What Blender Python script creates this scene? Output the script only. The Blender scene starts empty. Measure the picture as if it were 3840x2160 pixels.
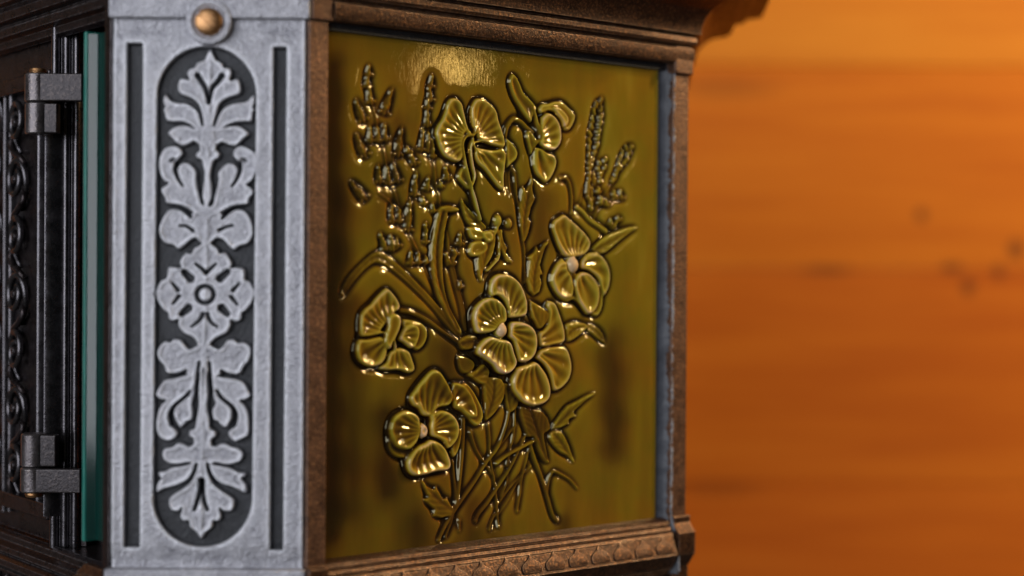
import bpy, bmesh, math, random
import numpy as np
from mathutils import Vector, Matrix, Euler
random.seed(7); RNG = np.random.default_rng(7)
S = bpy.context.scene
COL = S.collection

# ------------------------------------------------------------------ camera
F_PX = 5900.0                                  # focal length in pixels of the 3840 px wide photograph
PITCH, ROLL = -0.0071, 0.0065
CAM = Vector((0.0, -0.72, 0.0))
cd = bpy.data.cameras.new('camera'); co = bpy.data.objects.new('camera', cd); COL.objects.link(co)
cd.sensor_width = 36.0; cd.lens = 36.0*F_PX/3840.0; cd.clip_start = 0.02; cd.clip_end = 60
CM = Matrix.Rotation(math.pi/2+PITCH, 3, 'X') @ Matrix.Rotation(ROLL, 3, 'Z')
co.matrix_world = Matrix.Translation(CAM) @ CM.to_4x4()
cd.dof.use_dof = True; cd.dof.focus_distance = 0.790; cd.dof.aperture_fstop = 2.6; cd.dof.aperture_blades = 9
S.camera = co

# ------------------------------------------------------------------ world and lamps
W = bpy.data.worlds.new('World'); S.world = W; W.use_nodes = True
W.node_tree.nodes['Background'].inputs[0].default_value = (1.0, 0.86, 0.70, 1)
W.node_tree.nodes['Background'].inputs[1].default_value = 0.05
def area(name, loc, target, sx, sy, power, color):
    d = bpy.data.lights.new(name, 'AREA'); d.shape = 'RECTANGLE'; d.size = sx; d.size_y = sy
    d.energy = power; d.color = color
    o = bpy.data.objects.new(name, d); COL.objects.link(o); o.location = loc
    o.rotation_euler = (Vector(target)-Vector(loc)).to_track_quat('-Z', 'Y').to_euler(); return o
area('front_window_light', (-1.75, -2.35, 0.65), (-0.05, 0, 0), 3.2, 2.2, 92, (0.91, 0.935, 1.0))
area('far_lamp', (2.42, -0.60, 0.425), (0.0, 0.05, 0.1), 0.060, 0.080, 0.22, (1.0, 0.66, 0.26))
for i in range(4):                                  # the bulbs of a wall lamp up on the right
    d = bpy.data.lights.new('wall_lamp_bulb', 'POINT'); d.energy = 17.0; d.color = (1.0, 0.69, 0.36); d.shadow_soft_size = 0.020
    o = bpy.data.objects.new('wall_lamp_bulb', d); COL.objects.link(o)
    o.location = (1.10+0.14*i, 0.24-0.02*i, 0.78+0.03*(i % 2))
for i in range(3):                                  # unseen bulbs added lower on the right for more glints on the glaze
    d = bpy.data.lights.new('glint_bulb', 'POINT'); d.energy = 9.0; d.color = (1.0, 0.74, 0.42); d.shadow_soft_size = 0.024
    o = bpy.data.objects.new('glint_bulb', d); COL.objects.link(o)
    o.location = (1.48+0.15*i, -0.02-0.05*i, 0.64+0.03*(i % 2))
S.view_settings.view_transform = 'Standard'; S.view_settings.look = 'None'
S.view_settings.exposure = 0.0; S.view_settings.gamma = 1.0
S.render.engine = 'CYCLES'

# ------------------------------------------------------------------ faces of the stove (plan view)
class Frame:
    """a vertical face: u along d, v up, e outward"""
    def __init__(s, o, d):
        s.o = Vector((o[0], o[1], 0)); s.d = Vector((d[0], d[1], 0)).normalized()
        s.n = Vector((s.d.y, -s.d.x, 0)); s.z = Vector((0, 0, 1))
    def P(s, u, v, e=0.0): return s.o + s.d*u + s.z*v + s.n*e
    def uv(s, px, py, e=0.0):
        r = CM @ Vector(((px-1920)/F_PX, -(py-1080)/F_PX, -1.0))
        p0 = s.o + s.n*e
        t = (p0-CAM).dot(s.n)/r.dot(s.n)
        q = CAM + r*t - s.o
        return (q.dot(s.d), q.z)
A1, A2, A3 = math.radians(38.5), math.radians(51.5), math.radians(85)
PXL, PXR = -0.1840, -0.0940
FP = Frame((PXL, 0), (1, 0))                                   # pilaster, faces the camera
FR = Frame((PXR, 0), (math.cos(A1), math.sin(A1)))             # tiled side
FD = Frame((PXL, 0), (math.cos(A2), -math.sin(A2)))            # door side: u runs to the corner, so u < 0
R_LEN = 0.2434
RE = FR.P(R_LEN, 0)
FB = Frame((RE.x, RE.y), (math.cos(A3), math.sin(A3)))         # rear chamfer
WY = 0.82
FW = Frame((0, WY), (1, 0))                                  # wooden wall

# ------------------------------------------------------------------ materials
def mat(name):
    m = bpy.data.materials.new(name); m.use_nodes = True
    nt = m.node_tree; return m, nt, nt.nodes['Principled BSDF']
def N(nt, t, **kw):
    n = nt.nodes.new(t)
    for k, v in kw.items():
        if k in n.inputs.keys(): n.inputs[k].default_value = v
        else: setattr(n, k, v)
    return n
def ramp(nt, stops, src):
    r = nt.nodes.new('ShaderNodeValToRGB'); e = r.color_ramp.elements
    while len(e) < len(stops): e.new(0.5)
    for el, (p, c) in zip(e, stops):
        el.position = p; el.color = (*c, 1) if not isinstance(c, (int, float)) else (c, c, c, 1)
    nt.links.new(src, r.inputs[0]); return r.outputs[0]
def coords(nt, scale=(1, 1, 1)):
    t = nt.nodes.new('ShaderNodeTexCoord'); m = nt.nodes.new('ShaderNodeMapping'); m.inputs['Scale'].default_value = scale
    nt.links.new(t.outputs['Object'], m.inputs[0]); return m.outputs[0]
def noise(nt, vec, scale, detail=4, rough=0.55):
    n = N(nt, 'ShaderNodeTexNoise'); n.inputs['Scale'].default_value = scale
    n.inputs['Detail'].default_value = detail; n.inputs['Roughness'].default_value = rough
    nt.links.new(vec, n.inputs['Vector']); return n.outputs['Fac']
def mixc(nt, fac, a, b):
    m = nt.nodes.new('ShaderNodeMix'); m.data_type = 'RGBA'
    for sock, v in ((m.inputs[0], fac), (m.inputs[6], a), (m.inputs[7], b)):
        if isinstance(v, bpy.types.NodeSocket): nt.links.new(v, sock)
        elif isinstance(v, (int, float)): sock.default_value = v
        else: sock.default_value = (*v, 1)
    return m.outputs[2]
def bump(nt, bs, height, strength, dist, prev=None):
    b = nt.nodes.new('ShaderNodeBump'); b.inputs['Strength'].default_value = strength; b.inputs['Distance'].default_value = dist
    nt.links.new(height, b.inputs['Height'])
    if prev is not None: nt.links.new(prev, b.inputs['Normal'])
    nt.links.new(b.outputs[0], bs.inputs['Normal']); return b.outputs[0]

def cast_metal(name, dark, mid, hot, metallic, rough, grain=0.5, spot=0.5, worn=None, wear_shade_attr=False):
    m, nt, b = mat(name); v = coords(nt)
    n1 = noise(nt, v, 130, 8, 0.68); n2 = noise(nt, v, 800, 3, 0.6); n3 = noise(nt, v, 420, 4, 0.65)
    c = ramp(nt, [(0.32, dark), (0.66, mid)], n1)
    sp = ramp(nt, [(0.50, 0.0), (0.72, spot)], n2)
    c = mixc(nt, sp, c, hot)
    if worn:                                        # paint rubbed off the arrises
        bv = N(nt, 'ShaderNodeBevel', samples=4); bv.inputs['Radius'].default_value = 0.0011
        ge = nt.nodes.new('ShaderNodeNewGeometry'); dt = N(nt, 'ShaderNodeVectorMath', operation='DOT_PRODUCT')
        nt.links.new(bv.outputs[0], dt.inputs[0]); nt.links.new(ge.outputs['Normal'], dt.inputs[1])
        e = ramp(nt, [(0.86, 1.0), (0.985, 0.0)], dt.outputs['Value'])
        mu = N(nt, 'ShaderNodeMath', operation='MULTIPLY'); nt.links.new(e, mu.inputs[0])
        nt.links.new(ramp(nt, [(0.38, 0.15), (0.62, 0.9)], noise(nt, v, 240, 4, 0.6)), mu.inputs[1])
        c = mixc(nt, mu.outputs[0], c, worn)
    if wear_shade_attr:                                   # rubbed crests, contact shade painted dark into the corners of the casting
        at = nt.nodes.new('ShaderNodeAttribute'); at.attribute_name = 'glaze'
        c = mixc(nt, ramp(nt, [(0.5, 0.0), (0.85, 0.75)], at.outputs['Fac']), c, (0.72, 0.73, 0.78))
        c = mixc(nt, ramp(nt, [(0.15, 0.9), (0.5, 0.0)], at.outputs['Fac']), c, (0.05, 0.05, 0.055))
    nt.links.new(c, b.inputs['Base Color'])
    b.inputs['Metallic'].default_value = metallic
    nt.links.new(ramp(nt, [(0.3, rough-0.08), (0.7, rough+0.12)], n1), b.inputs['Roughness'])
    p = bump(nt, b, n3, grain*0.6, 0.0012); bump(nt, b, n2, grain, 0.0008, p)
    return m
M = {}
M['bronze'] = cast_metal('bronzed_iron', (0.022, 0.011, 0.008), (0.066, 0.031, 0.018), (0.40, 0.18, 0.07), 0.6, 0.38, 0.38, 0.50, worn=(0.42, 0.29, 0.21))
M['bar'] = cast_metal('rubbed_bronze', (0.055, 0.028, 0.019), (0.135, 0.068, 0.042), (0.42, 0.22, 0.11), 0.5, 0.44, 0.4, 0.55, worn=(0.42, 0.30, 0.23))
M['silver'] = cast_metal('silvered_iron', (0.22, 0.22, 0.25), (0.46, 0.46, 0.50), (0.74, 0.74, 0.79), 0.6, 0.40, 0.9, 0.55, wear_shade_attr=True)
M['plain_silver'] = cast_metal('silvered_iron_trim', (0.22, 0.22, 0.25), (0.46, 0.46, 0.50), (0.74, 0.74, 0.79), 0.6, 0.40, 0.9, 0.55, worn=(0.70, 0.71, 0.76))
M['slate'] = cast_metal('dark_ground', (0.015, 0.016, 0.019), (0.036, 0.038, 0.044), (0.075, 0.077, 0.085), 0.35, 0.5, 0.5, 0.4)
M['iron'] = cast_metal('black_iron', (0.012, 0.009, 0.010), (0.036, 0.028, 0.030), (0.20, 0.16, 0.15), 0.75, 0.30, 0.16, 0.30, worn=(0.34, 0.32, 0.34))
M['steel'] = cast_metal('hinge_steel', (0.07, 0.062, 0.065), (0.125, 0.112, 0.118), (0.30, 0.25, 0.22), 0.8, 0.30, 0.2, 0.25, worn=(0.36, 0.33, 0.32))

M['strap'] = cast_metal('hinge_strap', (0.022, 0.019, 0.021), (0.045, 0.040, 0.043), (0.16, 0.13, 0.12), 0.7, 0.36, 0.25, 0.3, worn=(0.40, 0.36, 0.35))
M['reed'] = cast_metal('polished_iron', (0.05, 0.046, 0.05), (0.10, 0.095, 0.105), (0.24, 0.22, 0.22), 0.9, 0.26, 0.12, 0.3)
def brass():
    m, nt, b = mat('brass'); v = coords(nt, (1, 1, 14))
    n = noise(nt, v, 260, 4, 0.6)
    nt.links.new(ramp(nt, [(0.3, (0.30, 0.14, 0.055)), (0.7, (0.56, 0.33, 0.16))], n), b.inputs['Base Color'])
    b.inputs['Metallic'].default_value = 1.0; b.inputs['Roughness'].default_value = 0.38
    bump(nt, b, n, 0.35, 0.0003); return m
M['brass'] = brass()

def caulk():
    m, nt, b = mat('fire_cement'); v = coords(nt)
    n1 = noise(nt, v, 160, 5, 0.65); n2 = noise(nt, v, 900, 3, 0.6)
    nt.links.new(ramp(nt, [(0.3, (0.040, 0.044, 0.056)), (0.65, (0.075, 0.081, 0.098))], n1), b.inputs['Base Color'])
    b.inputs['Roughness'].default_value = 0.5; bump(nt, b, n2, 0.4, 0.0005); return m
M['caulk'] = caulk()

def glaze(name, bare=0.0):
    """transparent amber-green majolica glaze over buff clay: colour follows the glaze's own thickness"""
    m, nt, b = mat(name); v = coords(nt)
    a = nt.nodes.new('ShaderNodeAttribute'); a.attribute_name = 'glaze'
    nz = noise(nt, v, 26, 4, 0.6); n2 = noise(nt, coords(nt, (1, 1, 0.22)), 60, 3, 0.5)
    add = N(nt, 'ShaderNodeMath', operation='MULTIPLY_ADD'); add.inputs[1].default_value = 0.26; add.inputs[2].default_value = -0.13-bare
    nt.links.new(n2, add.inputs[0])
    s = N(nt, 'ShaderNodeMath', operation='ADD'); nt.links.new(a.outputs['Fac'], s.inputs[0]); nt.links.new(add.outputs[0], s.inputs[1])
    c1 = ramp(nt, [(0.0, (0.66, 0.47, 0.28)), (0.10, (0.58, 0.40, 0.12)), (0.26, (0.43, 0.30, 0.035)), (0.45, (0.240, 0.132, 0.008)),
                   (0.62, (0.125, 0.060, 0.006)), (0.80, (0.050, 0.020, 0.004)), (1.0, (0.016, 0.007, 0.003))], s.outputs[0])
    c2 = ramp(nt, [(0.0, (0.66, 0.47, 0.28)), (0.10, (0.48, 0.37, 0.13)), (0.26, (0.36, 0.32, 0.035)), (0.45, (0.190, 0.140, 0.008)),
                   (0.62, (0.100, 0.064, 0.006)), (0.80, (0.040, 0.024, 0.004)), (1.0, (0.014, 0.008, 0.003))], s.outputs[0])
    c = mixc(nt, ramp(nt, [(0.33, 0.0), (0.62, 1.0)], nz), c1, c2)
    # pinholes and dust specks in the fired glaze
    vo = N(nt, 'ShaderNodeTexVoronoi'); vo.inputs['Scale'].default_value = 260; nt.links.new(v, vo.inputs['Vector'])
    vd = ramp(nt, [(0.05, 1.0), (0.09, 0.0)], vo.outputs['Distance'])
    pick = ramp(nt, [(0.90, 0.0), (0.93, 0.7)], vo.outputs['Color'])
    mul = N(nt, 'ShaderNodeMath', operation='MULTIPLY'); nt.links.new(vd, mul.inputs[0]); nt.links.new(pick, mul.inputs[1])
    c = mixc(nt, mul.outputs[0], c, (0.03, 0.02, 0.01))
    nt.links.new(c, b.inputs['Base Color'])
    b.inputs['IOR'].default_value = 1.62; b.inputs['Specular Tint'].default_value = (1.0, 0.92, 0.60, 1)
    nt.links.new(ramp(nt, [(0.4, 0.022), (0.75, 0.07)], noise(nt, v, 45, 5, 0.65)), b.inputs['Roughness'])
    p = bump(nt, b, noise(nt, v, 190, 3, 0.5), 0.06, 0.0005)
    bump(nt, b, noise(nt, coords(nt, (1, 1, 0.12)), 1500, 2, 0.5), 0.05, 0.0003, p)
    return m
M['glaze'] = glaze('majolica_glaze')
M['clay'] = glaze('thin_glaze_on_clay', 0.50)

def glass():
    m, nt, b = mat('green_edge_glass')
    b.inputs['Base Color'].default_value = (0.025, 0.26, 0.22, 1); b.inputs['Transmission Weight'].default_value = 0.93
    b.inputs['Roughness'].default_value = 0.08; b.inputs['IOR'].default_value = 1.5; return m
M['glass'] = glass()
def glass_edge():
    m, nt, b = mat('ground_glass_edge'); n = noise(nt, coords(nt, (1, 1, 0.1)), 500, 3, 0.6)
    nt.links.new(ramp(nt, [(0.3, (0.010, 0.13, 0.105)), (0.7, (0.025, 0.24, 0.19))], n), b.inputs['Base Color'])
    b.inputs['Roughness'].default_value = 0.22; b.inputs['Transmission Weight'].default_value = 0.25; return m
M['glass_edge'] = glass_edge()

KNOTS = [(3455, 805, 30, 34), (3810, 935, 42, 52), (3630, 1075, 34, 44), (3745, 1020, 26, 40), (3100, 1012, 130, 26), (3570, 1005, 60, 24),
         (2720, 330, 260, 60), (2690, 1830, 220, 46)]
def wood():
    m, nt, b = mat('pine_boards')
    g = nt.nodes.new('ShaderNodeNewGeometry'); oi = nt.nodes.new('ShaderNodeObjectInfo')
    off = N(nt, 'ShaderNodeVectorMath', operation='ADD'); sc = N(nt, 'ShaderNodeVectorMath', operation='SCALE')
    nt.links.new(oi.outputs['Color'], sc.inputs[0]); sc.inputs['Scale'].default_value = 3.0
    nt.links.new(g.outputs['Position'], off.inputs[0]); nt.links.new(sc.outputs[0], off.inputs[1])
    mp = N(nt, 'ShaderNodeMapping'); mp.inputs['Scale'].default_value = (1.2, 1, 16); nt.links.new(off.outputs[0], mp.inputs[0])
    n1 = noise(nt, mp.outputs[0], 2.2, 6, 0.6)
    mp2 = N(nt, 'ShaderNodeMapping'); mp2.inputs['Scale'].default_value = (3, 1, 110); nt.links.new(off.outputs[0], mp2.inputs[0])
    n2 = noise(nt, mp2.outputs[0], 3.0, 3, 0.6)
    c = ramp(nt, [(0.25, (0.44, 0.112, 0.009)), (0.52, (0.55, 0.168, 0.013)), (0.8, (0.64, 0.225, 0.020))], n1)
    c = mixc(nt, ramp(nt, [(0.45, 0.0), (0.75, 0.20)], n2), c, (0.30, 0.080, 0.010))
    for (px, py, rx, ry) in KNOTS:
        u, v = FW.uv(px, py); k = (WY+0.72)/5900.0
        sb = N(nt, 'ShaderNodeVectorMath', operation='SUBTRACT'); sb.inputs[1].default_value = (u, WY, v)
        nt.links.new(g.outputs['Position'], sb.inputs[0])
        ml = N(nt, 'ShaderNodeVectorMath', operation='MULTIPLY'); ml.inputs[1].default_value = (1/(rx*k), 0, 1/(ry*k)); nt.links.new(sb.outputs[0], ml.inputs[0])
        ln = N(nt, 'ShaderNodeVectorMath', operation='LENGTH'); nt.links.new(ml.outputs[0], ln.inputs[0])
        f = ramp(nt, [(0.35, 0.72 if rx < 100 else (0.5 if rx < 150 else 0.28)), (1.0, 0.0)], ln.outputs['Value'])
        c = mixc(nt, f, c, (0.085, 0.028, 0.012))
    tint = N(nt, 'ShaderNodeMix'); tint.data_type = 'RGBA'; tint.blend_type = 'MULTIPLY'; tint.inputs[0].default_value = 1.0
    nt.links.new(c, tint.inputs[6]); nt.links.new(oi.outputs['Color'], tint.inputs[7])
    nt.links.new(tint.outputs[2], b.inputs['Base Color'])
    b.inputs['Roughness'].default_value = 0.55; b.inputs['Specular IOR Level'].default_value = 0.15
    bump(nt, b, n2, 0.25, 0.0015); return m
M['wood'] = wood()

# ------------------------------------------------------------------ mesh helpers
def obj(name, verts, faces, m, parent=None, smooth=False, bevel=0, seg=2):
    me = bpy.data.meshes.new(name); me.from_pydata([tuple(v) for v in verts], [], faces); me.update()
    bm = bmesh.new(); bm.from_mesh(me); bmesh.ops.recalc_face_normals(bm, faces=bm.faces); bm.to_mesh(me); bm.free()
    if m: me.materials.append(m)
    o = bpy.data.objects.new(name, me); COL.objects.link(o); o.parent = parent
    if smooth:
        for p in me.polygons: p.use_smooth = True
        if smooth != 'all': me.set_sharp_from_angle(angle=math.radians(smooth if smooth is not True else 40))
    if bevel:
        md = o.modifiers.new('bevel', 'BEVEL'); md.width = bevel; md.segments = seg; md.limit_method = 'ANGLE'; md.angle_limit = math.radians(35)
        md.harden_normals = False
        for p in me.polygons: p.use_smooth = True
        md2 = o.modifiers.new('wn', 'WEIGHTED_NORMAL'); md2.keep_sharp = False
    return o
def box(name, fr, u0, u1, v0, v1, e0, e1, m, parent=None, bevel=0.0006):
    P = [fr.P(u, v, e) for e in (e0, e1) for v in (v0, v1) for u in (u0, u1)]
    Fc = [(0, 1, 3, 2), (4, 6, 7, 5), (0, 4, 5, 1), (2, 3, 7, 6), (0, 2, 6, 4), (1, 5, 7, 3)]
    return obj(name, P, Fc, m, parent, bevel=bevel)
def sweep(name, path, prof, m, parent=None, smooth=28, closed=True):
    """profile (e, z) swept along the plan polyline with mitred corners"""
    pts = [Vector((p[0], p[1])) for p in path]; V = []; Fc = []; n = len(prof)
    segn = []
    for a, b2 in zip(pts[:-1], pts[1:]):
        d = (b2-a).normalized(); segn.append(Vector((d.y, -d.x)))
    for i, p in enumerate(pts):
        if i == 0: mm = segn[0]
        elif i == len(pts)-1: mm = segn[-1]
        else: mm = (segn[i-1]+segn[i])/(1+segn[i-1].dot(segn[i]))
        for (e, z) in prof: V.append((p.x+mm.x*e, p.y+mm.y*e, z))
    for i in range(len(pts)-1):
        for j in range(n if closed else n-1):
            k = (j+1) % n
            Fc.append((i*n+j, i*n+k, (i+1)*n+k, (i+1)*n+j))
    if closed: Fc += [tuple(range(n)), tuple(range((len(pts)-1)*n, len(pts)*n))]
    return obj(name, V, Fc, m, parent, smooth=smooth)
def lathe(name, fr, u, v, prof, m, parent=None, axis='e', seg=32):
    """prof: (radius, along axis). axis e = outward from the face, v = vertical"""
    V = []; Fc = []; n = len(prof)
    for i in range(seg):
        a = 2*math.pi*i/seg
        for (r, h) in prof:
            V.append(fr.P(u+r*math.cos(a), v+r*math.sin(a), h) if axis == 'e' else fr.P(u+r*math.cos(a), v+h[0] if isinstance(h, tuple) else v+h, axis+r*math.sin(a)))
    for i in range(seg):
        for j in range(n-1):
            a, b2 = i*n, ((i+1) % seg)*n
            Fc.append((a+j, b2+j, b2+j+1, a+j+1))
    Fc.append(tuple(i*n for i in range(seg))); Fc.append(tuple(i*n+n-1 for i in range(seg)))
    return obj(name, V, Fc, m, parent, smooth=35)
def tube(name, fr, pts, r, m, parent=None, seg=8, flat=1.0, radii=None):
    """pts: (u, v, e) centre line"""
    V = []; Fc = []; C = [fr.P(*p) for p in pts]; n = len(C)
    for i, c in enumerate(C):
        t = (C[min(i+1, n-1)]-C[max(i-1, 0)]).normalized()
        s = t.cross(fr.n).normalized(); w = s.cross(t).normalized()
        rr = radii[i] if radii else r
        for k in range(seg):
            a = 2*math.pi*k/seg
            V.append(c + s*(rr*math.cos(a)) + w*(rr*flat*math.sin(a)))
    for i in range(n-1):
        for k in range(seg):
            k2 = (k+1) % seg
            Fc.append((i*seg+k, i*seg+k2, (i+1)*seg+k2, (i+1)*seg+k))
    Fc += [tuple(range(seg)), tuple(range((n-1)*seg, n*seg))]
    return obj(name, V, Fc, m, parent, smooth='all')
def smooth_closed(P, k=5):
    """Catmull-Rom through a closed outline"""
    P = np.array(P, float); n = len(P); out = []
    for i in range(n):
        p0, p1, p2, p3 = P[i-1], P[i], P[(i+1) % n], P[(i+2) % n]
        for j in range(k):
            t = j/k
            out.append(0.5*((2*p1)+(-p0+p2)*t+(2*p0-5*p1+4*p2-p3)*t*t+(-p0+3*p1-3*p2+p3)*t**3))
    return np.array(out)
def smooth_open(P, k=8):
    P = np.array(P, float); n = len(P); out = []
    for i in range(n-1):
        p0, p1, p2, p3 = P[max(i-1, 0)], P[i], P[i+1], P[min(i+2, n-1)]
        for j in range(k):
            t = j/k
            out.append(0.5*((2*p1)+(-p0+p2)*t+(2*p0-5*p1+4*p2-p3)*t*t+(-p0+3*p1-3*p2+p3)*t**3))
    out.append(P[-1]); return np.array(out)

# ------------------------------------------------------------------ relief castings: one height field, cut into its pieces
def sm(x): x = np.clip(x, 0, 1); return x*x*(3-2*x)
def gauss(A, s):
    r = max(1, int(3*s)); k = np.exp(-0.5*(np.arange(-r, r+1)/s)**2); k /= k.sum()
    B = np.pad(A, ((r, r), (0, 0)), mode='edge'); C = np.zeros_like(A)
    for i, w in enumerate(k): C += w*B[i:i+A.shape[0]]
    B = np.pad(C, ((0, 0), (r, r)), mode='edge'); D = np.zeros_like(A)
    for i, w in enumerate(k): D += w*B[:, i:i+A.shape[1]]
    return D
class Relief:
    def __init__(s, u0, u1, v0, v1, cell):
        s.u0, s.v0, s.c = u0, v0, cell
        s.nx = int(round((u1-u0)/cell))+1; s.ny = int(round((v1-v0)/cell))+1
        s.H = np.zeros((s.ny, s.nx)); s.ID = np.zeros((s.ny, s.nx), int); s.names = ['ground']
    def window(s, lo, hi):
        x0 = max(0, int((lo[0]-s.u0)/s.c)); x1 = min(s.nx, int((hi[0]-s.u0)/s.c)+2)
        y0 = max(0, int((lo[1]-s.v0)/s.c)); y1 = min(s.ny, int((hi[1]-s.v0)/s.c)+2)
        if x1 <= x0 or y1 <= y0: return None
        X, Y = np.meshgrid(s.u0+s.c*np.arange(x0, x1), s.v0+s.c*np.arange(y0, y1)); return (slice(y0, y1), slice(x0, x1)), X, Y
    @staticmethod
    def segdist(X, Y, P, closed):
        """distance, index+t of the nearest point"""
        n = len(P); D = np.full(X.shape, 1e9); T = np.zeros(X.shape); ins = np.zeros(X.shape, bool)
        for i in range(n if closed else n-1):
            a = P[i]; b = P[(i+1) % n]; d = b-a; L = max(d @ d, 1e-14)
            t = np.clip(((X-a[0])*d[0]+(Y-a[1])*d[1])/L, 0, 1)
            q = (X-a[0]-t*d[0])**2+(Y-a[1]-t*d[1])**2
            w = q < D; D = np.where(w, q, D); T = np.where(w, i+t, T)
            if closed and a[1] != b[1]:
                ins ^= ((a[1] > Y) != (b[1] > Y)) & (X < d[0]*(Y-a[1])/d[1]+a[0])
        return np.sqrt(D), T, ins
    def put(s, win, h, mask, name, pid=None):
        if pid is None: s.names.append(name); pid = len(s.names)-1
        H = s.H[win]; w = mask & (h > H); H[w] = h[w]; s.ID[win][w] = pid; return pid
    def pieces(s, fr, e0, mats, parent, groundname, H, extra=None):
        gv, gu = np.gradient(H, s.c)
        n3 = np.stack([-gu, -gv, np.ones_like(H)], -1); n3 /= np.linalg.norm(n3, axis=-1, keepdims=True)
        d = np.array(fr.d); n = np.array(fr.n); o = np.array(fr.o)
        U, V = np.meshgrid(s.u0+s.c*np.arange(s.nx), s.v0+s.c*np.arange(s.ny))
        P = o+U[..., None]*d+V[..., None]*np.array([0, 0, 1.])+(H+e0)[..., None]*n
        NW = n3[..., :1]*d+n3[..., 1:2]*np.array([0, 0, 1.])+n3[..., 2:]*n
        P = P.reshape(-1, 3); NW = NW.reshape(-1, 3)
        idx = np.arange(s.nx*s.ny).reshape(s.ny, s.nx)
        Q = np.stack([idx[:-1, :-1], idx[:-1, 1:], idx[1:, 1:], idx[1:, :-1]], -1).reshape(-1, 4)
        fid = s.ID[:-1, :-1].reshape(-1)
        order = np.argsort(fid, kind='stable'); fs = fid[order]
        cuts = np.searchsorted(fs, np.arange(len(s.names)+1)); made = []
        for k, nm in enumerate(s.names):
            q = Q[order[cuts[k]:cuts[k+1]]]
            if len(q) < 6: continue
            uq, inv = np.unique(q, return_inverse=True); inv = inv.reshape(-1).astype(np.int32)
            me = bpy.data.meshes.new(groundname if k == 0 else nm)
            me.vertices.add(len(uq)); me.vertices.foreach_set('co', P[uq].astype(np.float32).ravel())
            me.loops.add(len(inv)); me.loops.foreach_set('vertex_index', inv)
            me.polygons.add(len(q)); me.polygons.foreach_set('loop_start', np.arange(0, len(inv), 4, dtype=np.int32))
            me.polygons.foreach_set('use_smooth', np.ones(len(q), bool))
            me.update(calc_edges=True)
            me.normals_split_custom_set_from_vertices(NW[uq].tolist())
            if extra is not None:
                at = me.attributes.new('glaze', 'FLOAT', 'POINT'); at.data.foreach_set('value', extra.reshape(-1)[uq].astype(np.float32))
            me.materials.append(mats(nm if k else groundname))
            ob = bpy.data.objects.new(me.name, me); COL.objects.link(ob); ob.parent = parent; made.append(ob)
        return made

# ------------------------------------------------------------------ the wooden wall (setting)
wall = bpy.data.objects.new('wooden_wall', None); COL.objects.link(wall); wall.location = (0, WY, 0); wall['kind'] = 'structure'
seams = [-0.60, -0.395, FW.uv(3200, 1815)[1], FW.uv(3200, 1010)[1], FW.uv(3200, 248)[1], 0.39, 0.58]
tints = [(0.9, 0.72, 0.7), (0.95, 0.76, 0.72), (0.99, 0.84, 0.80), (1.02, 0.94, 0.85), (1.06, 1.16, 1.3), (1.06, 1.16, 1.3)]  # lower boards redder and darker: the wall's fading light put into their colour
for z0, z1, tc in zip(seams[:-1], seams[1:], tints):
    P = []
    pr = [(0.018, z0+0.0003), (0.001, z0+0.0003), (0.0, z0+0.0013), (0.0, z1-0.0013), (0.001, z1-0.0003), (0.018, z1-0.0003)]
    V = [(x, WY+y, z) for x in (-1.1, 1.5) for (y, z) in pr]
    Fc = [(j, (j+1) % 6, 6+(j+1) % 6, 6+j) for j in range(6)]+[tuple(range(6)), tuple(range(6, 12))]
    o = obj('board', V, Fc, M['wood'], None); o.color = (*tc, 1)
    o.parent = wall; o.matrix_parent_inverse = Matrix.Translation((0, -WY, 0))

# ------------------------------------------------------------------ the stove
stove = bpy.data.objects.new('tiled_stove', None); COL.objects.link(stove)
stove['label'] = 'cast iron stove with silver pilaster, dark hinged door and olive glazed flower tile'
stove['category'] = 'stove'

zt = FR.uv(1840, 170)[1]; zb = FR.uv(1840, 2030)[1]           # tile edges, top and bottom
# --- cornice of the tiled side, returning round the rear chamfer
mm = 0.001
cove = [(7+21*(1-math.cos(a)), 18.6+19*math.sin(a)) for a in np.linspace(0, math.pi/2, 12)]
cprof = [(-14, 2.2), (2.0, 2.2), (3.0, 3.2), (3.8, 6.0), (3.6, 10.4), (2.6, 11.0), (1.6, 11.4), (1.6, 12.4), (4.6, 12.8), (5.2, 14.5), (4.8, 16.8), (3.0, 17.2), (3.0, 18.4)] + cove + \
        [(28.2, 39.2), (30.4, 39.4), (30.6, 44), (33, 46), (38.5, 46.5), (40, 50), (50, 51), (50.5, 60), (-14, 60)]
cprof = [(a*mm, zt+b*mm) for a, b in cprof]
bend = FB.P(0.118, 0); back = Frame((bend.x, bend.y), (math.cos(A3+A3-A1), math.sin(A3+A3-A1))).P(0.1, 0)
st = FR.P(0.0125, 0)
sweep('cornice', [st, RE, bend, back], cprof, M['bronze'], stove)
box('shadow_strip', FR, 0.0108, 0.2300, zt-0.0014, zt+0.0034, -0.012, -0.0034, M['slate'], stove, bevel=0)  # dark strip standing in for the shadow gap under the cornice
# --- base rail of the tiled side
bprof = [(-14, 0.5), (-3.2, 0.5), (-1.0, -0.2), (1.2, -1.2), (1.7, -2.6), (1.2, -3.4), (2.6, -4.2), (3.2, -5.4), (2.7, -6.2), (4.2, -7.0), (4.9, -8.2), (4.6, -8.8),
         (8.0, -17.6), (8.4, -18.6), (7.6, -19.6), (4.2, -25.6), (3.0, -26.2), (3.0, -27.4), (1.6, -27.8), (1.6, -29.4), (-0.6, -30), (-0.6, -34), (-14, -34)]
bprof = [(a*mm, zb+b*mm) for a, b in bprof]
rail = sweep('base_rail', [FR.P(0.0005, 0), FR.P(0.2300, 0)], bprof, M['bronze'], stove)
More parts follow.
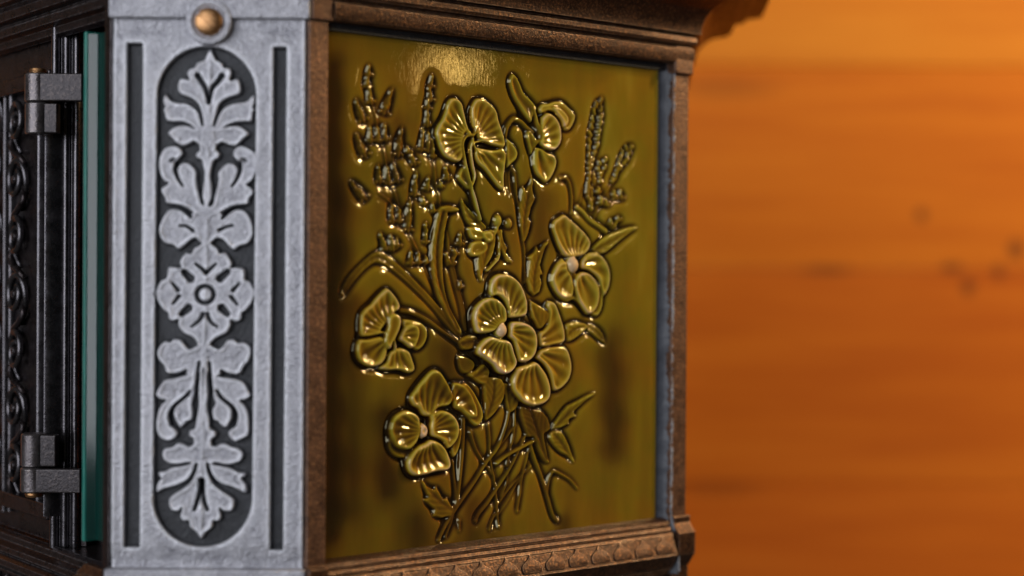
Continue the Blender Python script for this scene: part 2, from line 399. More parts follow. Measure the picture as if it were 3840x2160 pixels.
# pointed leaf ornament along the sloping band of the rail
slope = (Vector((8.0, -17.6))-Vector((4.6, -8.8)))*mm
def scale_leaf(uc, w):
    out = [(0, -0.1), (0.10, 0.16), (0.24, 0.30), (0.40, 0.46), (0.47, 0.66), (0.46, 0.90), (0.40, 1.0)]
    pts = [(x, y) for x, y in out]+[(-x, y) for x, y in reversed(out[1:])]
    base = Vector((4.6*mm, zb-8.8*mm)); nrm = Vector((slope.y, -slope.x)).normalized(); nrm = -nrm if nrm.x < 0 else nrm
    V = []; n = len(pts)
    for k, (ins, lift) in enumerate(((1.0, -0.4), (0.96, 0.80), (0.80, 1.05))):
        cy = 0.62
        for x, y in pts:
            q = base+slope*(cy+(y-cy)*ins)*0.96+nrm*(lift*mm); V.append(FR.P(uc+x*ins*w, q.y, q.x))
    Fc = [(i, (i+1) % n, n+(i+1) % n, n+i) for i in range(n)]+[(n+i, n+(i+1) % n, 2*n+(i+1) % n, 2*n+i) for i in range(n)]+[tuple(range(2*n, 3*n))]
    o = obj('pointed_leaf', V, Fc, M['bronze'], rail, smooth=50)
x = 0.020
while x < 0.222:
    scale_leaf(x, 0.0140); x += 0.0155
# --- upright bars beside the tile
box('frame_bar', FR, 0.0004, 0.0106, zb-0.004, zt+0.0015, -0.014, 0.0006, M['bar'], stove)
rb = box('frame_bar', FR, 0.2316, 0.2434, zb-0.004, zt+0.0005, -0.014, 0.0010, M['bar'], stove)
box('bar_cap', FR, 0.2308, 0.2448, zt-0.0035, zt+0.0118, -0.014, 0.0034, M['bar'], rb, bevel=0.0010)
# foot block of the right bar: stepped
fp = [(-14, 1.5), (2.6, 1.5), (3.2, 0.8), (3.0, -2.4), (6.2, -6.4), (7.2, -7.4), (7.2, -19.0), (6.4, -20.0), (3.2, -24.4), (1.6, -26.4), (1.6, -34), (-14, -34)]
sweep('bar_foot', [FR.P(0.2324, 0), FR.P(0.2446, 0)], [(a*mm, zb+b*mm) for a, b in fp], M['bronze'], rb)
# rear chamfer panel and lower body
box('rear_panel', FB, 0.001, 0.117, zb-0.033, zt+0.004, -0.014, -0.002, M['bronze'], stove)
# --- fire cement joint between tile and right bar
def joint():
    V = []; Fc = []; n = 160; prof = 9
    J = RNG.normal(0, 1, (n, 3)); J = 0.45*J+0.75*gauss(J, 2.0)*2.0
    for i in range(n):
        f = i/(n-1); v = zb-0.030+(zt+0.004-zb+0.030)*f
        low = sm(np.array((zb+0.004-v)/0.02)).item()
        jit = J[i]
        ur = 0.2330+0.0006*jit[0]+low*0.0012; ul = 0.2272-0.0012*(1-f)+0.0003*jit[1]
        if low > 0: ul = ul+low*0.0032
        eo = low*0.0052
        for k in range(prof):
            t = k/(prof-1)
            e = -0.0062+0.0044*t**1.5+(0.0034+0.0009*jit[2])*math.exp(-((t-0.93)/0.10)**2)+eo
            V.append(FR.P(ul+(ur-ul)*t, v, e))
        V.append(FR.P(ur+0.0004, v, -0.010)); V.append(FR.P(ul, v, -0.010))
    w = prof+2
    for i in range(n-1):
        for k in range(w):
            k2 = (k+1) % w; Fc.append((i*w+k, i*w+k2, (i+1)*w+k2, (i+1)*w+k))
    return obj('cement_joint', V, Fc, M['caulk'], stove, smooth='all')
joint()
def bead():
    n = 260; J = RNG.normal(0, 1, (n, 3)); J = 0.6*J+gauss(J, 3.0)*1.6; pts = []; rad = []
    for i in range(n):
        f = i/(n-1); v = zb-0.028+(zt+0.002-zb+0.028)*f
        low = sm(np.array((zb+0.004-v)/0.02)).item()
        pts.append((0.2324+0.00018*J[i, 0]+low*0.0009, v, 0.0006+0.00025*J[i, 1]+low*0.0058)); rad.append(max(0.00025, 0.00060+0.00016*J[i, 2]))
    tube('cement_bead', FR, pts, 0.0006, M['bead'], stove, seg=6, radii=rad)
M['bead'] = cast_metal('cement_skin', (0.15, 0.165, 0.20), (0.30, 0.32, 0.36), (0.5, 0.5, 0.53), 0.0, 0.42, 0.6, 0.6)
bead()
# dark rebate behind tile edge
box('lower_panel', FR, 0.0, 0.2296, zb-0.09, zb-0.0345, -0.016, -0.0045, M['bronze'], stove)

# ------------------------------------------------------------------ the tile
E_T = -0.0050
TU0, TU1, TV0, TV1 = 0.0085, 0.2295, zb-0.003, zt+0.0065
T = Relief(TU0, TU1, TV0, TV1, 0.00030)
CROP = {'A': (1200, 200), 'B': (1800, 200), 'C': (1200, 850), 'D': (1800, 850), 'E': (1300, 1450), 'F': (1800, 1450)}
KS = 700/1449.0
def tp(c, pts, h):
    x0, y0 = CROP[c]
    return np.array([FR.uv(x0+p[0]*KS, y0+p[1]*KS, E_T+h) for p in pts])
def petal(c, pts, base, center=None, veins=0, rim=0.35, cup=0.5, amp=0.42, name='petal', edge=1.1, tilt=0.0, k=4):
    h0 = base*mm; P = smooth_closed(tp(c, pts, h0), k); lo = P.min(0); hi = P.max(0)
    r = T.window(lo, hi)
    if r is None: return
    win, X, Y = r; D, _, ins = T.segdist(X, Y, P, True); d = D*1000
    h = base*(0.10+0.90*np.sqrt(np.clip(1-(1-np.clip(d/edge, 0, 1))**2, 0, 1)))
    h = h+rim*np.exp(-((d-edge*1.15)/0.85)**2)-cup*sm((d-edge)/5.0)
    if center is not None:
        q = tp(c, [center], h0)[0]; rx = (X-q[0])*1000; ry = (Y-q[1])*1000; rr = np.hypot(rx, ry)
        if veins:
            a = np.arctan2(ry, rx); ph = (base*7.3) % 6.28
            s = np.cos(veins*a+ph+0.35*np.sin(3*a+base))
            rmax = rr[ins].max() if ins.any() else 10
            h = h+amp*s*sm((d-0.9)/1.6)*np.clip(1.35-rr/rmax, 0, 1)*sm(rr/2.5)
        h = h+tilt*(rr-rr[ins].mean() if ins.any() else 0)
    T.put(win, h*mm, ins, name)
def leaf(c, pts, base, axis=None, name='leaf', fold=0.5, edge=0.9, rib=0.35, k=1):
    P = tp(c, pts, base*mm)
    if k > 1: P = smooth_closed(P, k)
    r = T.window(P.min(0), P.max(0))
    if r is None: return
    win, X, Y = r; D, _, ins = T.segdist(X, Y, P, True); d = D*1000
    h = base*(0.10+0.90*np.sqrt(np.clip(1-(1-np.clip(d/edge, 0, 1))**2, 0, 1)))
    if axis:
        A = smooth_open(tp(c, axis, base*mm), 4); da, ta, _ = T.segdist(X, Y, A, False); da *= 1000
        h = h-fold*np.exp(-(da/0.9)**2)*sm(d/1.2)+rib*sm(da/3.0)*0.4
        h = h+0.13*np.sin(ta*4.2+da*2.0)*sm(d/1.2)*sm(da/1.0)
    T.put(win, h*mm, ins, name)
def stem(c, pts, w, base=1.6, name='stem', taper=(1.0, 1.0)):
    P = smooth_open(tp(c, pts, base*mm), 6); ww = w*KS*0.5*0.145*1.1   # half width in mm
    r = T.window(P.min(0)-ww*mm*1.6, P.max(0)+ww*mm*1.6)
    if r is None: return
    win, X, Y = r; D, ti, _ = T.segdist(X, Y, P, False); d = D*1000; f = ti/(len(P)-1)
    wl = ww*(taper[0]+(taper[1]-taper[0])*f)+1e-6; q = np.clip(d/wl, 0, 1)
    h = base*(0.10+0.90*np.sqrt(np.clip(1-q*q, 0, 1)))
    T.put(win, h*mm, d < wl, name)
def bump_at(c, p, rx, ry, base, name, ang=0.0, pid=None, ring=0.0):
    q = tp(c, [p], base*mm)[0]; R = max(rx, ry)*mm
    r = T.window(q-R, q+R)
    if r is None: return pid
    win, X, Y = r; ca, sa = math.cos(ang), math.sin(ang)
    x = ((X-q[0])*ca+(Y-q[1])*sa)*1000/rx; y = (-(X-q[0])*sa+(Y-q[1])*ca)*1000/ry
    rr = x*x+y*y; h = base*(0.2+0.8*np.sqrt(np.clip(1-rr, 0, 1)))
    if ring: h = h-ring*np.exp(-rr/0.16)
    return T.put(win, h*mm, rr < 1, name, pid)
def floret(c, a, b, w=62, base=2.4, beads=3):
    """a lavender floret from tip a to mouth b, with a beaded lip"""
    P = tp(c, [a, b], base*mm); ax = P[1]-P[0]; L = np.linalg.norm(ax)*1000; u = ax/np.linalg.norm(ax); n = np.array([-u[1], u[0]])
    hw = w*KS*0.145*0.52
    r = T.window(P.min(0)-hw*mm*1.5, P.max(0)+hw*mm*1.5)
    if r is None: return
    win, X, Y = r
    s = ((X-P[0][0])*u[0]+(Y-P[0][1])*u[1])*1000/L; q = ((X-P[0][0])*n[0]+(Y-P[0][1])*n[1])*1000
    wl = hw*np.interp(s, [-0.02, 0.15, 0.6, 0.9, 1.04], [0.05, 0.6, 1.0, 0.85, 0.1])
    m = (s > -0.02) & (s < 1.04) & (np.abs(q) < wl); t = np.clip(np.abs(q)/np.maximum(wl, 1e-6), 0, 1)
    lon = np.interp(s, [0, 0.2, 0.75, 1.0], [0.35, 0.75, 1.0, 0.55])
    h = base*lon*(0.25+0.75*np.sqrt(1-t*t))+0.30*np.cos(q/hw*7.0)*sm((1-t)*2)+0.12*np.sin(s*L*1.9+1.0)*sm((1-t)*2)
    pid = T.put(win, h*mm, m, 'floret')
    k0 = np.array(b, float); uu = (k0-np.array(a, float)); uu /= np.linalg.norm(uu); nn = np.array([-uu[1], uu[0]])
    for j in range(beads):
        f = (j-(beads-1)/2)/max(1, (beads-1)/2) if beads > 1 else 0
        pp = k0+nn*f*w*0.42-uu*(8+10*f*f)
        bump_at(c, tuple(pp), 1.25, 1.15, base*0.80, 'floret', 0, pid)
    for j in range(3):
        pp = np.array(a, float)*(1-(j+1)/5)+k0*(j+1)/5+nn*random.uniform(-0.3, 0.3)*w*(0.4+0.1*j)
        bump_at(c, tuple(pp), random.uniform(1.0, 1.4), random.uniform(1.3, 1.8), base*random.uniform(1.0, 1.15), 'floret', 0, pid)

# --- long blades and stems first (lowest)
leaf('C', [(175, 510), (230, 400), (330, 290), (430, 205), (500, 190), (580, 240), (700, 350), (820, 470), (940, 600), (1060, 750), (1125, 850), (1100, 875), (1000, 760), (880, 620), (760, 500), (640, 390), (540, 315), (470, 285), (430, 295), (370, 340), (290, 430), (200, 545)],
     1.5, [(200, 520), (330, 330), (460, 235), (600, 320), (850, 560), (1100, 850)], name='blade', fold=0.3, k=3)
leaf('C', [(955, -150), (1025, -100), (1003, 30), (985, 250), (995, 450), (1040, 620), (1130, 800), (1105, 835), (980, 640), (905, 430), (885, 200), (912, 0), (935, -100)],
     2.2, [(985, -110), (945, 100), (940, 300), (975, 500), (1100, 800)], name='blade', fold=0.9, k=3)
leaf('A', [(955, 1200), (1000, 1176), (1060, 1180), (1118, 1212), (1060, 1238), (1000, 1232)], 2.6, None, name='blade', k=3)
leaf('C', [(1000, 10), (1045, 180), (1095, 400), (1150, 640), (1170, 800), (1140, 800), (1100, 620), (1050, 430), (1015, 250)], 1.0, None, name='blade', k=3)
stem('A', [(415, 330), (440, 450), (470, 580), (510, 760), (550, 920), (600, 1100), (660, 1250), (730, 1449), (800, 1576), (900, 1795), (1000, 1985), (1105, 2190)], 20, 1.0)
stem('A', [(470, 1090), (560, 1150), (650, 1230)], 18, 1.0)
stem('A', [(885, 780), (910, 950), (940, 1120), (960, 1200)], 20, 1.0)
stem('A', [(600, 770), (580, 880), (560, 960)], 14, 0.9)
stem('C', [(1040, 180), (1050, 290), (1090, 430), (1150, 650), (1165, 800)], 18, 1.1)
stem('C', [(650, 650), (740, 668), (850, 720), (960, 800), (1060, 870), (1120, 910)], 40, 1.9)
stem('B', [(262, 860), (290, 930), (300, 1000), (320, 1150), (340, 1300), (358, 1449), (375, 1600), (375, 1780)], 26, 1.6)
stem('A', [(1500, 880), (1490, 1000), (1500, 1110)], 20, 1.0)
stem('B', [(640, 970), (690, 968), (722, 1020), (738, 1130), (738, 1240)], 30, 1.8)
stem('B', [(1060, 990), (1000, 1080), (940, 1200), (900, 1330)], 18, 1.0)
stem('B', [(825, 1040), (800, 1140), (785, 1200)], 18, 1.0)
stem('B', [(960, 1080), (935, 1180), (910, 1280)], 16, 1.0)
stem('B', [(785, 1195), (830, 1230), (880, 1290), (960, 1345), (1010, 1380)], 44, 1.9, name='leaf')
# lower crossing stems
stem('E', [(1290, 200), (1260, 320), (1200, 480), (1110, 600), (1000, 770), (880, 950), (800, 1080), (738, 1195)], 46, 2.2, taper=(0.7, 0.8))
stem('E', [(860, 930), (845, 1040), (790, 1170)], 30, 1.8)
stem('E', [(1120, 290), (1130, 400), (1140, 550), (1170, 720), (1190, 880), (1197, 1092)], 28, 1.6)
stem('E', [(1340, 160), (1325, 350), (1290, 520), (1270, 620)], 26, 1.6)
stem('F', [(385, 380), (330, 500), (260, 640), (170, 780), (90, 900), (20, 985), (-10, 1040)], 34, 2.0, taper=(0.7, 1.4))
stem('F', [(445, 430), (330, 490), (240, 540), (160, 602)], 34, 2.5)
stem('F', [(410, 490), (372, 620), (345, 740), (330, 840), (305, 968)], 26, 1.6, taper=(0.8, 1.2))
stem('F', [(418, 620), (330, 710), (250, 800), (165, 920)], 18, 1.3)
stem('F', [(330, 730), (270, 830), (190, 960), (160, 1010)], 16, 1.3)
stem('F', [(140, 1000), (110, 1060), (88, 1115)], 26, 1.6)
stem('F', [(300, 300), (230, 400), (160, 490), (90, 570)], 18, 1.4)
stem('F', [(190, 860), (230, 760), (250, 620), (262, 500)], 16, 1.3)
stem('F', [(425, 470), (460, 580), (510, 720), (550, 860), (590, 1000), (622, 1042)], 42, 2.1)
stem('F', [(545, 830), (555, 760), (570, 700), (597, 662), (660, 690), (720, 730), (772, 795)], 40, 2.0, taper=(1.0, 0.25))
stem('E', [(848, 590), (865, 750), (878, 920)], 36, 1.8, taper=(1, 0.7))
stem('E', [(935, 260), (930, 450), (918, 600), (900, 800), (882, 930)], 52, 2.3, taper=(1.0, 0.7))
stem('E', [(985, 360), (1030, 500), (1100, 600), (1150, 680)], 28, 1.5)
stem('E', [(890, 1040), (890, 1100), (885, 1125)], 22, 1.2)

# --- lavender florets
for a, b, w in [((400, 90), (400, 180), 50), ((395, 170), (392, 270), 58), ((405, 250), (424, 390), 60), ((300, 345), (368, 530), 74), ((590, 265), (522, 470), 70),
                ((425, 560), (420, 690), 50), ((480, 560), (478, 690), 56), ((525, 540), (540, 680), 48), ((300, 610), (380, 805), 78), ((662, 565), (635, 800), 76),
                ((480, 860), (492, 1010), 62), ((550, 860), (565, 1025), 62), ((600, 850), (635, 1005), 62), ((258, 985), (385, 1135), 78), ((778, 915), (762, 1112), 66),
                ((585, 1160), (592, 1320), 56), ((650, 1200), (640, 1320), 50), ((735, 1120), (712, 1385), 66), ((890, 165), (884, 270), 50), ((880, 250), (885, 375), 54),
                ((865, 340), (862, 440), 54), ((862, 420), (862, 570), 56), ((835, 560), (815, 760), 54), ((880, 590), (866, 770), 54), ((900, 640), (910, 810), 46),
                ((730, 740), (762, 870), 58), ((868, 960), (862, 1065), 58), ((1005, 870), (1020, 985), 56), ((825, 1120), (832, 1180), 44), ((705, 730), (712, 775), 34),
                ((965, 1000), (966, 1045), 34), ((905, 1170), (912, 1240), 46)]:
    floret('A', a, b, w)
for a, b, w in [((490, 40), (545, 185), 56), ((575, 60), (600, 190), 56), ((620, 90), (632, 165), 44), ((735, 180), (735, 300), 54), ((795, 200), (795, 295), 44), ((852, -40), (852, 135), 50),
                ((1118, 50), (1116, 150), 54), ((1000, 200), (1048, 300), 44), ((1090, 180), (1054, 300), 44), ((1122, 430), (1115, 485), 30), ((860, 240), (855, 290), 30), ((1075, 170), (1085, 230), 34)]:
    floret('C', a, b, w)
# --- the grass heads on the right: rows of grains
def grains(c, a, b, n, off, gw, gl, tilt):
    a = np.array(a, float); b = np.array(b, float); u = (b-a)/np.linalg.norm(b-a); nn = np.array([-u[1], u[0]])
    for i in range(n):
        f = (i+0.5)/n; wob = math.sin(math.pi*min(1, f*1.15+0.12))
        for sgn in (-1, 1):
            p = a+(b-a)*(f+0.25/n*sgn)+nn*sgn*off*wob*0.8+np.array([random.uniform(-4, 4), random.uniform(-4, 4)])
            d = -u*gl+nn*sgn*gl*tilt
            floret(c, tuple(p+d*0.6), tuple(p-d*0.6), gw, base=2.2, beads=1)
grains('B', (955, 360), (862, 1090), 13, 44, 46, 44, 0.35)
grains('B', (985, 825), (965, 1000), 4, 22, 34, 30, 0.3)
grains('B', (1188, 715), (1060, 1000), 7, 30, 40, 36, 0.35)
grains('B', (880, 1040), (900, 1210), 4, 22, 34, 30, 0.3)
for a, b, w in [((1065, 1060), (1095, 1140), 56), ((1120, 1060), (1125, 1140), 44), ((985, 1110), (968, 1180), 44), ((1005, 1130), (1020, 1190), 44), ((1050, 1290), (1045, 1340), 44), ((1095, 1290), (1062, 1365), 44), ((1100, 1270), (1110, 1310), 30), ((955, 1040), (950, 1090), 40)]:
    floret('B', a, b, w)

# --- leaves
leaf('B', [(425, 945), (440, 1000), (440, 1060), (458, 1130), (428, 1200), (408, 1285), (427, 1302), (405, 1400), (380, 1460), (355, 1460), (337, 1340), (328, 1200), (340, 1130), (352, 1050), (368, 1028), (386, 1060), (410, 1010)],
     2.2, [(425, 960), (400, 1120), (375, 1280), (365, 1440)])
leaf('D', [(562, 108), (540, 160), (522, 220), (500, 300), (522, 372), (498, 382), (512, 440), (492, 512), (450, 540), (410, 500), (390, 420), (400, 340), (412, 262), (396, 240), (440, 200), (470, 150), (488, 182), (520, 130)],
     2.6, [(550, 130), (480, 260), (450, 400), (450, 520)])
leaf('E', [(600, 720), (650, 772), (702, 802), (718, 775), (750, 820), (778, 872), (812, 866), (840, 920), (868, 960), (840, 1012), (760, 1032), (690, 1012), (702, 960), (640, 908), (620, 882), (655, 862), (620, 790)],
     2.2, [(620, 745), (720, 860), (860, 970)])
leaf('F', [(922, 45), (870, 90), (810, 150), (758, 200), (774, 232), (720, 260), (722, 292), (650, 330), (588, 342), (598, 290), (655, 200), (700, 148), (780, 110), (850, 70)],
     2.2, [(900, 70), (760, 170), (600, 330)])
leaf('F', [(590, 350), (650, 342), (690, 390), (720, 460), (742, 530), (750, 595), (700, 545), (650, 520), (600, 470), (565, 400)], 2.2, [(590, 360), (660, 440), (740, 580)], k=3)
leaf('F', [(335, 150), (430, 170), (500, 180), (560, 250), (578, 340), (530, 370), (540, 450), (562, 592), (522, 582), (480, 500), (440, 400), (400, 400), (360, 300)], 2.4, [(420, 180), (460, 300), (540, 560)], k=2, name='sheath')
leaf('F', [(60, -60), (200, -60), (222, 60), (190, 150), (120, 240), (68, 265), (60, 120)], 2.6, [(140, -40), (130, 100), (80, 240)], k=3, name='sepal')
leaf('F', [(215, -30), (300, 20), (332, 140), (258, 212), (228, 130)], 2.3, [(240, 0), (260, 190)], k=3, name='sepal')
leaf('A', [(1118, 1130), (1165, 1175), (1235, 1250), (1325, 1340), (1312, 1372), (1250, 1372), (1190, 1342), (1150, 1290), (1125, 1200)], 2.2, [(1130, 1150), (1200, 1270), (1310, 1360)], k=2)
leaf('D', [(1245, 8), (1180, 62), (1100, 125), (1020, 195), (960, 215), (895, 180), (940, 120), (1020, 62), (1120, 22), (1190, 0)], 2.4, [(1235, 12), (1080, 95), (920, 180)], k=2)
leaf('D', [(690, 765), (740, 738), (800, 740), (866, 758), (862, 792), (820, 832), (760, 880), (710, 895), (695, 830)], 2.6, [(700, 860), (760, 800), (860, 770)], k=2)
leaf('D', [(866, 756), (930, 772), (980, 830), (994, 905), (940, 882), (890, 835), (858, 812)], 2.0, [(870, 780), (930, 810), (985, 890)], k=2)
leaf('D', [(420, 580), (480, 600), (540, 640), (568, 690), (540, 762), (490, 802), (455, 740), (425, 690)], 3.0, [(430, 600), (490, 780)], k=3)
leaf('C', [(1100, 1000), (1170, 1010), (1230, 1050), (1225, 1110), (1160, 1150), (1110, 1120), (1090, 1050)], 2.6, None, k=3)
leaf('C', [(1170, 1150), (1240, 1110), (1300, 1060), (1350, 1120), (1320, 1220), (1280, 1230), (1220, 1190)], 2.8, [(1330, 1090), (1220, 1180)], k=3)
leaf('C', [(1100, 890), (1180, 840), (1250, 850), (1260, 930), (1200, 960), (1130, 960)], 2.6, [(1110, 920), (1240, 880)], k=3)
# bud with hanging sepals above the middle flower
bump_at('B', (175, 1300), 3.0, 3.6, 3.6, 'bud'); bump_at('B', (255, 1320), 2.6, 2.8, 2.8, 'bud')
stem('B', [(175, 1300), (160, 1370), (130, 1420)], 40, 3.0, name='bud')
leaf('D', [(160, 20), (200, 20), (222, 120), (245, 165), (235, 200), (278, 285), (232, 270), (192, 180), (165, 110)], 2.7, [(180, 30), (200, 120), (260, 270)], name='sepal')
leaf('D', [(100, 20), (152, 40), (150, 150), (120, 250), (62, 340), (42, 430), (8, 380), (0, 280), (22, 180), (60, 110)], 2.7, [(120, 60), (80, 220), (40, 380)], k=2, name='sepal')
stem('D', [(200, 30), (180, 150), (180, 230), (110, 320), (85, 340)], 26, 2.9, name='sepal')
petal('C', [(1175, 0), (1250, 10), (1330, 45), (1340, 80), (1270, 110), (1210, 100), (1180, 60)], 2.6, (1350, 50), 0, cup=0.4)
petal('C', [(1205, 120), (1290, 105), (1335, 160), (1300, 215), (1220, 240), (1178, 200)], 2.8, (1350, 60), 0, cup=0.4)
petal('C', [(1290, 40), (1350, 30), (1380, 90), (1340, 130), (1290, 90)], 3.2, None, 0, cup=0.3)

# --- pansy seen from behind, upper left
petal('B', [(225, 655), (280, 690), (322, 760), (312, 822), (270, 862), (238, 890), (225, 800)], 2.6, (150, 760), 0)
petal('A', [(1140, 870), (1100, 920), (1092, 970), (1130, 1020), (1178, 1062), (1195, 1000), (1168, 930)], 2.4, (1200, 880), 0)
petal('A', [(1040, 345), (1090, 342), (1132, 380), (1152, 450), (1172, 540), (1188, 590), (1155, 620), (1132, 700), (1138, 800), (1112, 845), (1060, 838), (1000, 803), (965, 750), (940, 690), (925, 620), (940, 560), (975, 500), (1000, 430), (1012, 380)],
      3.4, (1190, 660), 26, cup=0.9)
petal('A', [(1240, 348), (1292, 343), (1352, 380), (1402, 440), (1422, 520), (1447, 590), (1466, 660), (1470, 715), (1440, 735), (1340, 705), (1260, 665), (1230, 605), (1210, 550), (1198, 450), (1210, 390)],
      3.6, (1215, 680), 26, cup=0.9)
petal('A', [(1240, 725), (1290, 732), (1380, 745), (1450, 728), (1476, 790), (1470, 880), (1462, 960), (1458, 1055), (1420, 1050), (1370, 990), (1310, 912), (1250, 850), (1225, 790)],
      3.2, (1215, 690), 24, cup=0.7)
stem('A', [(1245, 575), (1228, 628), (1172, 640), (1142, 700), (1152, 780), (1172, 880), (1202, 1000), (1232, 1120), (1285, 1290)], 34, 4.4, taper=(1, 0.8))
stem('A', [(1222, 660), (1206, 720), (1210, 800), (1222, 880), (1234, 950), (1216, 1015)], 30, 4.0, name='sepal')
stem('A', [(1225, 700), (1260, 760), (1310, 790)], 26, 4.2, name='sepal', taper=(1, 0.5))
stem('A', [(1230, 690), (1280, 680), (1340, 690)], 24, 4.2, name='sepal', taper=(1, 0.4))
bump_at('A', (1190, 612), 2.2, 1.8, 4.4, 'bud')
# --- winged flower, upper right
stem('B', [(228, 640), (243, 565), (290, 508), (350, 528), (402, 580), (445, 610)], 46, 2.4)
petal('B', [(480, 430), (510, 388), (560, 383), (600, 368), (660, 366), (702, 396), (742, 440), (770, 482), (757, 542), (722, 595), (680, 592), (660, 520), (620, 470), (560, 450), (500, 470)], 2.8, (480, 640), 0, cup=0.4)
petal('B', [(590, 415), (640, 408), (692, 450), (722, 500), (716, 550), (680, 575), (660, 520), (620, 470)], 3.8, (480, 640), 0, cup=0.4)
petal('B', [(450, 735), (500, 728), (560, 768), (602, 780), (627, 832), (616, 900), (580, 972), (540, 1005), (508, 985), (460, 930), (438, 850)], 3.0, (470, 700), 10, cup=0.8)
petal('B', [(500, 520), (520, 480), (560, 453), (612, 480), (652, 540), (667, 620), (660, 692), (620, 748), (560, 752), (510, 722), (488, 690), (505, 640), (495, 580)], 4.2, (450, 680), 20, cup=0.8)
petal('B', [(275, 152), (312, 175), (342, 230), (372, 300), (422, 350), (472, 420), (442, 480), (432, 540), (390, 500), (340, 430), (290, 350), (262, 280), (248, 205)], 3.0, (450, 540), 0, cup=0.9, name='sepal')
stem('B', [(262, 215), (300, 310), (360, 400), (430, 500)], 18, 3.2, name='sepal')
stem('B', [(450, 430), (470, 500), (490, 580), (500, 660), (465, 695)], 40, 4.0)
leaf('B', [(400, 600), (432, 608), (470, 660), (492, 692), (450, 742), (430, 795), (402, 702), (388, 640)], 3.2, [(410, 610), (440, 760)], k=2, name='sepal')
# --- pansy on the left
petal('C', [(660, 735), (740, 722), (832, 756), (864, 830), (842, 912), (790, 965), (740, 950), (690, 900)], 2.8, (600, 820), 0, cup=0.3)
petal('C', [(540, 478), (592, 508), (642, 580), (650, 640), (580, 690), (545, 750), (505, 805), (480, 842), (400, 862), (343, 852), (332, 780), (338, 690), (370, 640), (420, 600), (460, 550)], 4.0, (570, 830), 26, cup=1.0)
petal('C', [(328, 880), (400, 870), (505, 850), (535, 900), (552, 970), (532, 1042), (482, 1088), (400, 1094), (328, 1045), (302, 960)], 4.4, (560, 860), 16, cup=1.0)
petal('C', [(560, 985), (600, 950), (660, 940), (722, 968), (752, 1040), (764, 1112), (720, 1145), (640, 1122), (540, 1124), (482, 1100), (535, 1050)], 3.8, (600, 850), 22, cup=0.8)
petal('C', [(650, 830), (690, 768), (750, 748), (802, 790), (802, 862), (770, 935), (730, 952), (680, 912), (640, 880)], 4.0, (620, 850), 20, cup=0.7)
petal('C', [(600, 668), (652, 688), (664, 750), (640, 830), (602, 900), (572, 962), (530, 922), (528, 850), (548, 780), (560, 700)], 5.6, None, 0, cup=0.3, name='flower_throat')
stem('C', [(470, 835), (520, 822), (560, 835)], 24, 4.9, name='flower_throat'); stem('C', [(605, 850), (610, 900), (620, 945)], 30, 4.8, name='flower_throat')
# --- flower lower right of the middle one
petal('D', [(560, 578), (612, 588), (642, 650), (672, 740), (692, 830), (682, 902), (600, 925), (500, 935), (485, 830), (520, 800), (550, 750), (562, 680), (545, 620)], 3.4, (420, 930), 20, cup=0.8)
petal('D', [(500, 960), (560, 935), (650, 928), (702, 940), (732, 1010), (744, 1100), (722, 1192), (660, 1262), (600, 1275), (570, 1160), (530, 1080), (465, 1020)], 3.9, (440, 960), 22, cup=0.9)
petal('D', [(330, 1090), (400, 1068), (470, 1048), (522, 1100), (562, 1170), (584, 1260), (572, 1342), (510, 1394), (420, 1400), (340, 1352), (288, 1280), (276, 1200), (300, 1120)], 4.8, (420, 960), 22, cup=1.2, edge=1.5)
# --- flower on the right
petal('D', [(625, 195), (670, 230), (612, 290), (575, 370), (572, 450), (632, 545), (700, 590), (760, 575), (830, 650), (900, 695), (950, 690), (985, 590), (960, 450), (760, 350), (680, 250)], 2.6, (770, 295), 0, cup=0.2)
petal('D', [(600, -45), (640, -76), (690, -97), (742, -55), (800, -5), (852, 50), (890, 110), (882, 172), (840, 222), (780, 238), (720, 242), (680, 222), (640, 160), (610, 80), (588, 10)], 3.6, (760, 300), 24, cup=1.0)
petal('D', [(830, 235), (880, 200), (940, 200), (1002, 250), (1038, 330), (1043, 420), (1022, 500), (985, 545), (965, 480), (940, 400), (880, 350), (815, 322)], 3.4, (770, 300), 18, cup=0.8)
petal('D', [(700, 268), (640, 288), (598, 350), (590, 430), (620, 512), (680, 562), (745, 552), (760, 470), (742, 380), (712, 330)], 3.8, (770, 300), 14, cup=1.0)
petal('D', [(775, 390), (830, 348), (892, 368), (942, 430), (963, 510), (952, 600), (920, 662), (870, 685), (820, 622), (780, 540), (760, 470)], 4.2, (770, 300), 16, cup=1.0)
bump_at('D', (770, 297), 4.2, 4.7, 6.0, 'flower_center')
# --- the middle pansy, highest
petal('D', [(130, 398), (190, 362), (272, 372), (342, 428), (384, 510), (405, 600), (394, 690), (340, 712), (250, 712), (235, 640), (215, 580), (170, 545), (112, 545), (106, 460)], 4.6, (215, 800), 30, cup=1.1, edge=1.4)
petal('D', [(270, 748), (340, 732), (422, 757), (468, 810), (484, 900), (463, 1002), (400, 1060), (330, 1052), (305, 980), (290, 900), (255, 850)], 5.4, (215, 800), 26, cup=1.1, edge=1.5)
petal('D', [(110, 545), (170, 556), (217, 600), (244, 660), (240, 740), (190, 770), (150, 815), (100, 836), (18, 836), (-12, 780), (-22, 700), (0, 620), (50, 568)], 5.2, (215, 800), 28, cup=1.1, edge=1.4)
petal('D', [(140, 850), (190, 865), (252, 878), (284, 910), (304, 980), (326, 1050), (304, 1112), (250, 1155), (188, 1145), (130, 1084), (70, 1034), (16, 992), (16, 930), (60, 878), (110, 850)], 6.2, (215, 800), 24, cup=1.2, edge=1.5)
bump_at('D', (215, 806), 4.0, 4.5, 7.2, 'flower_center')
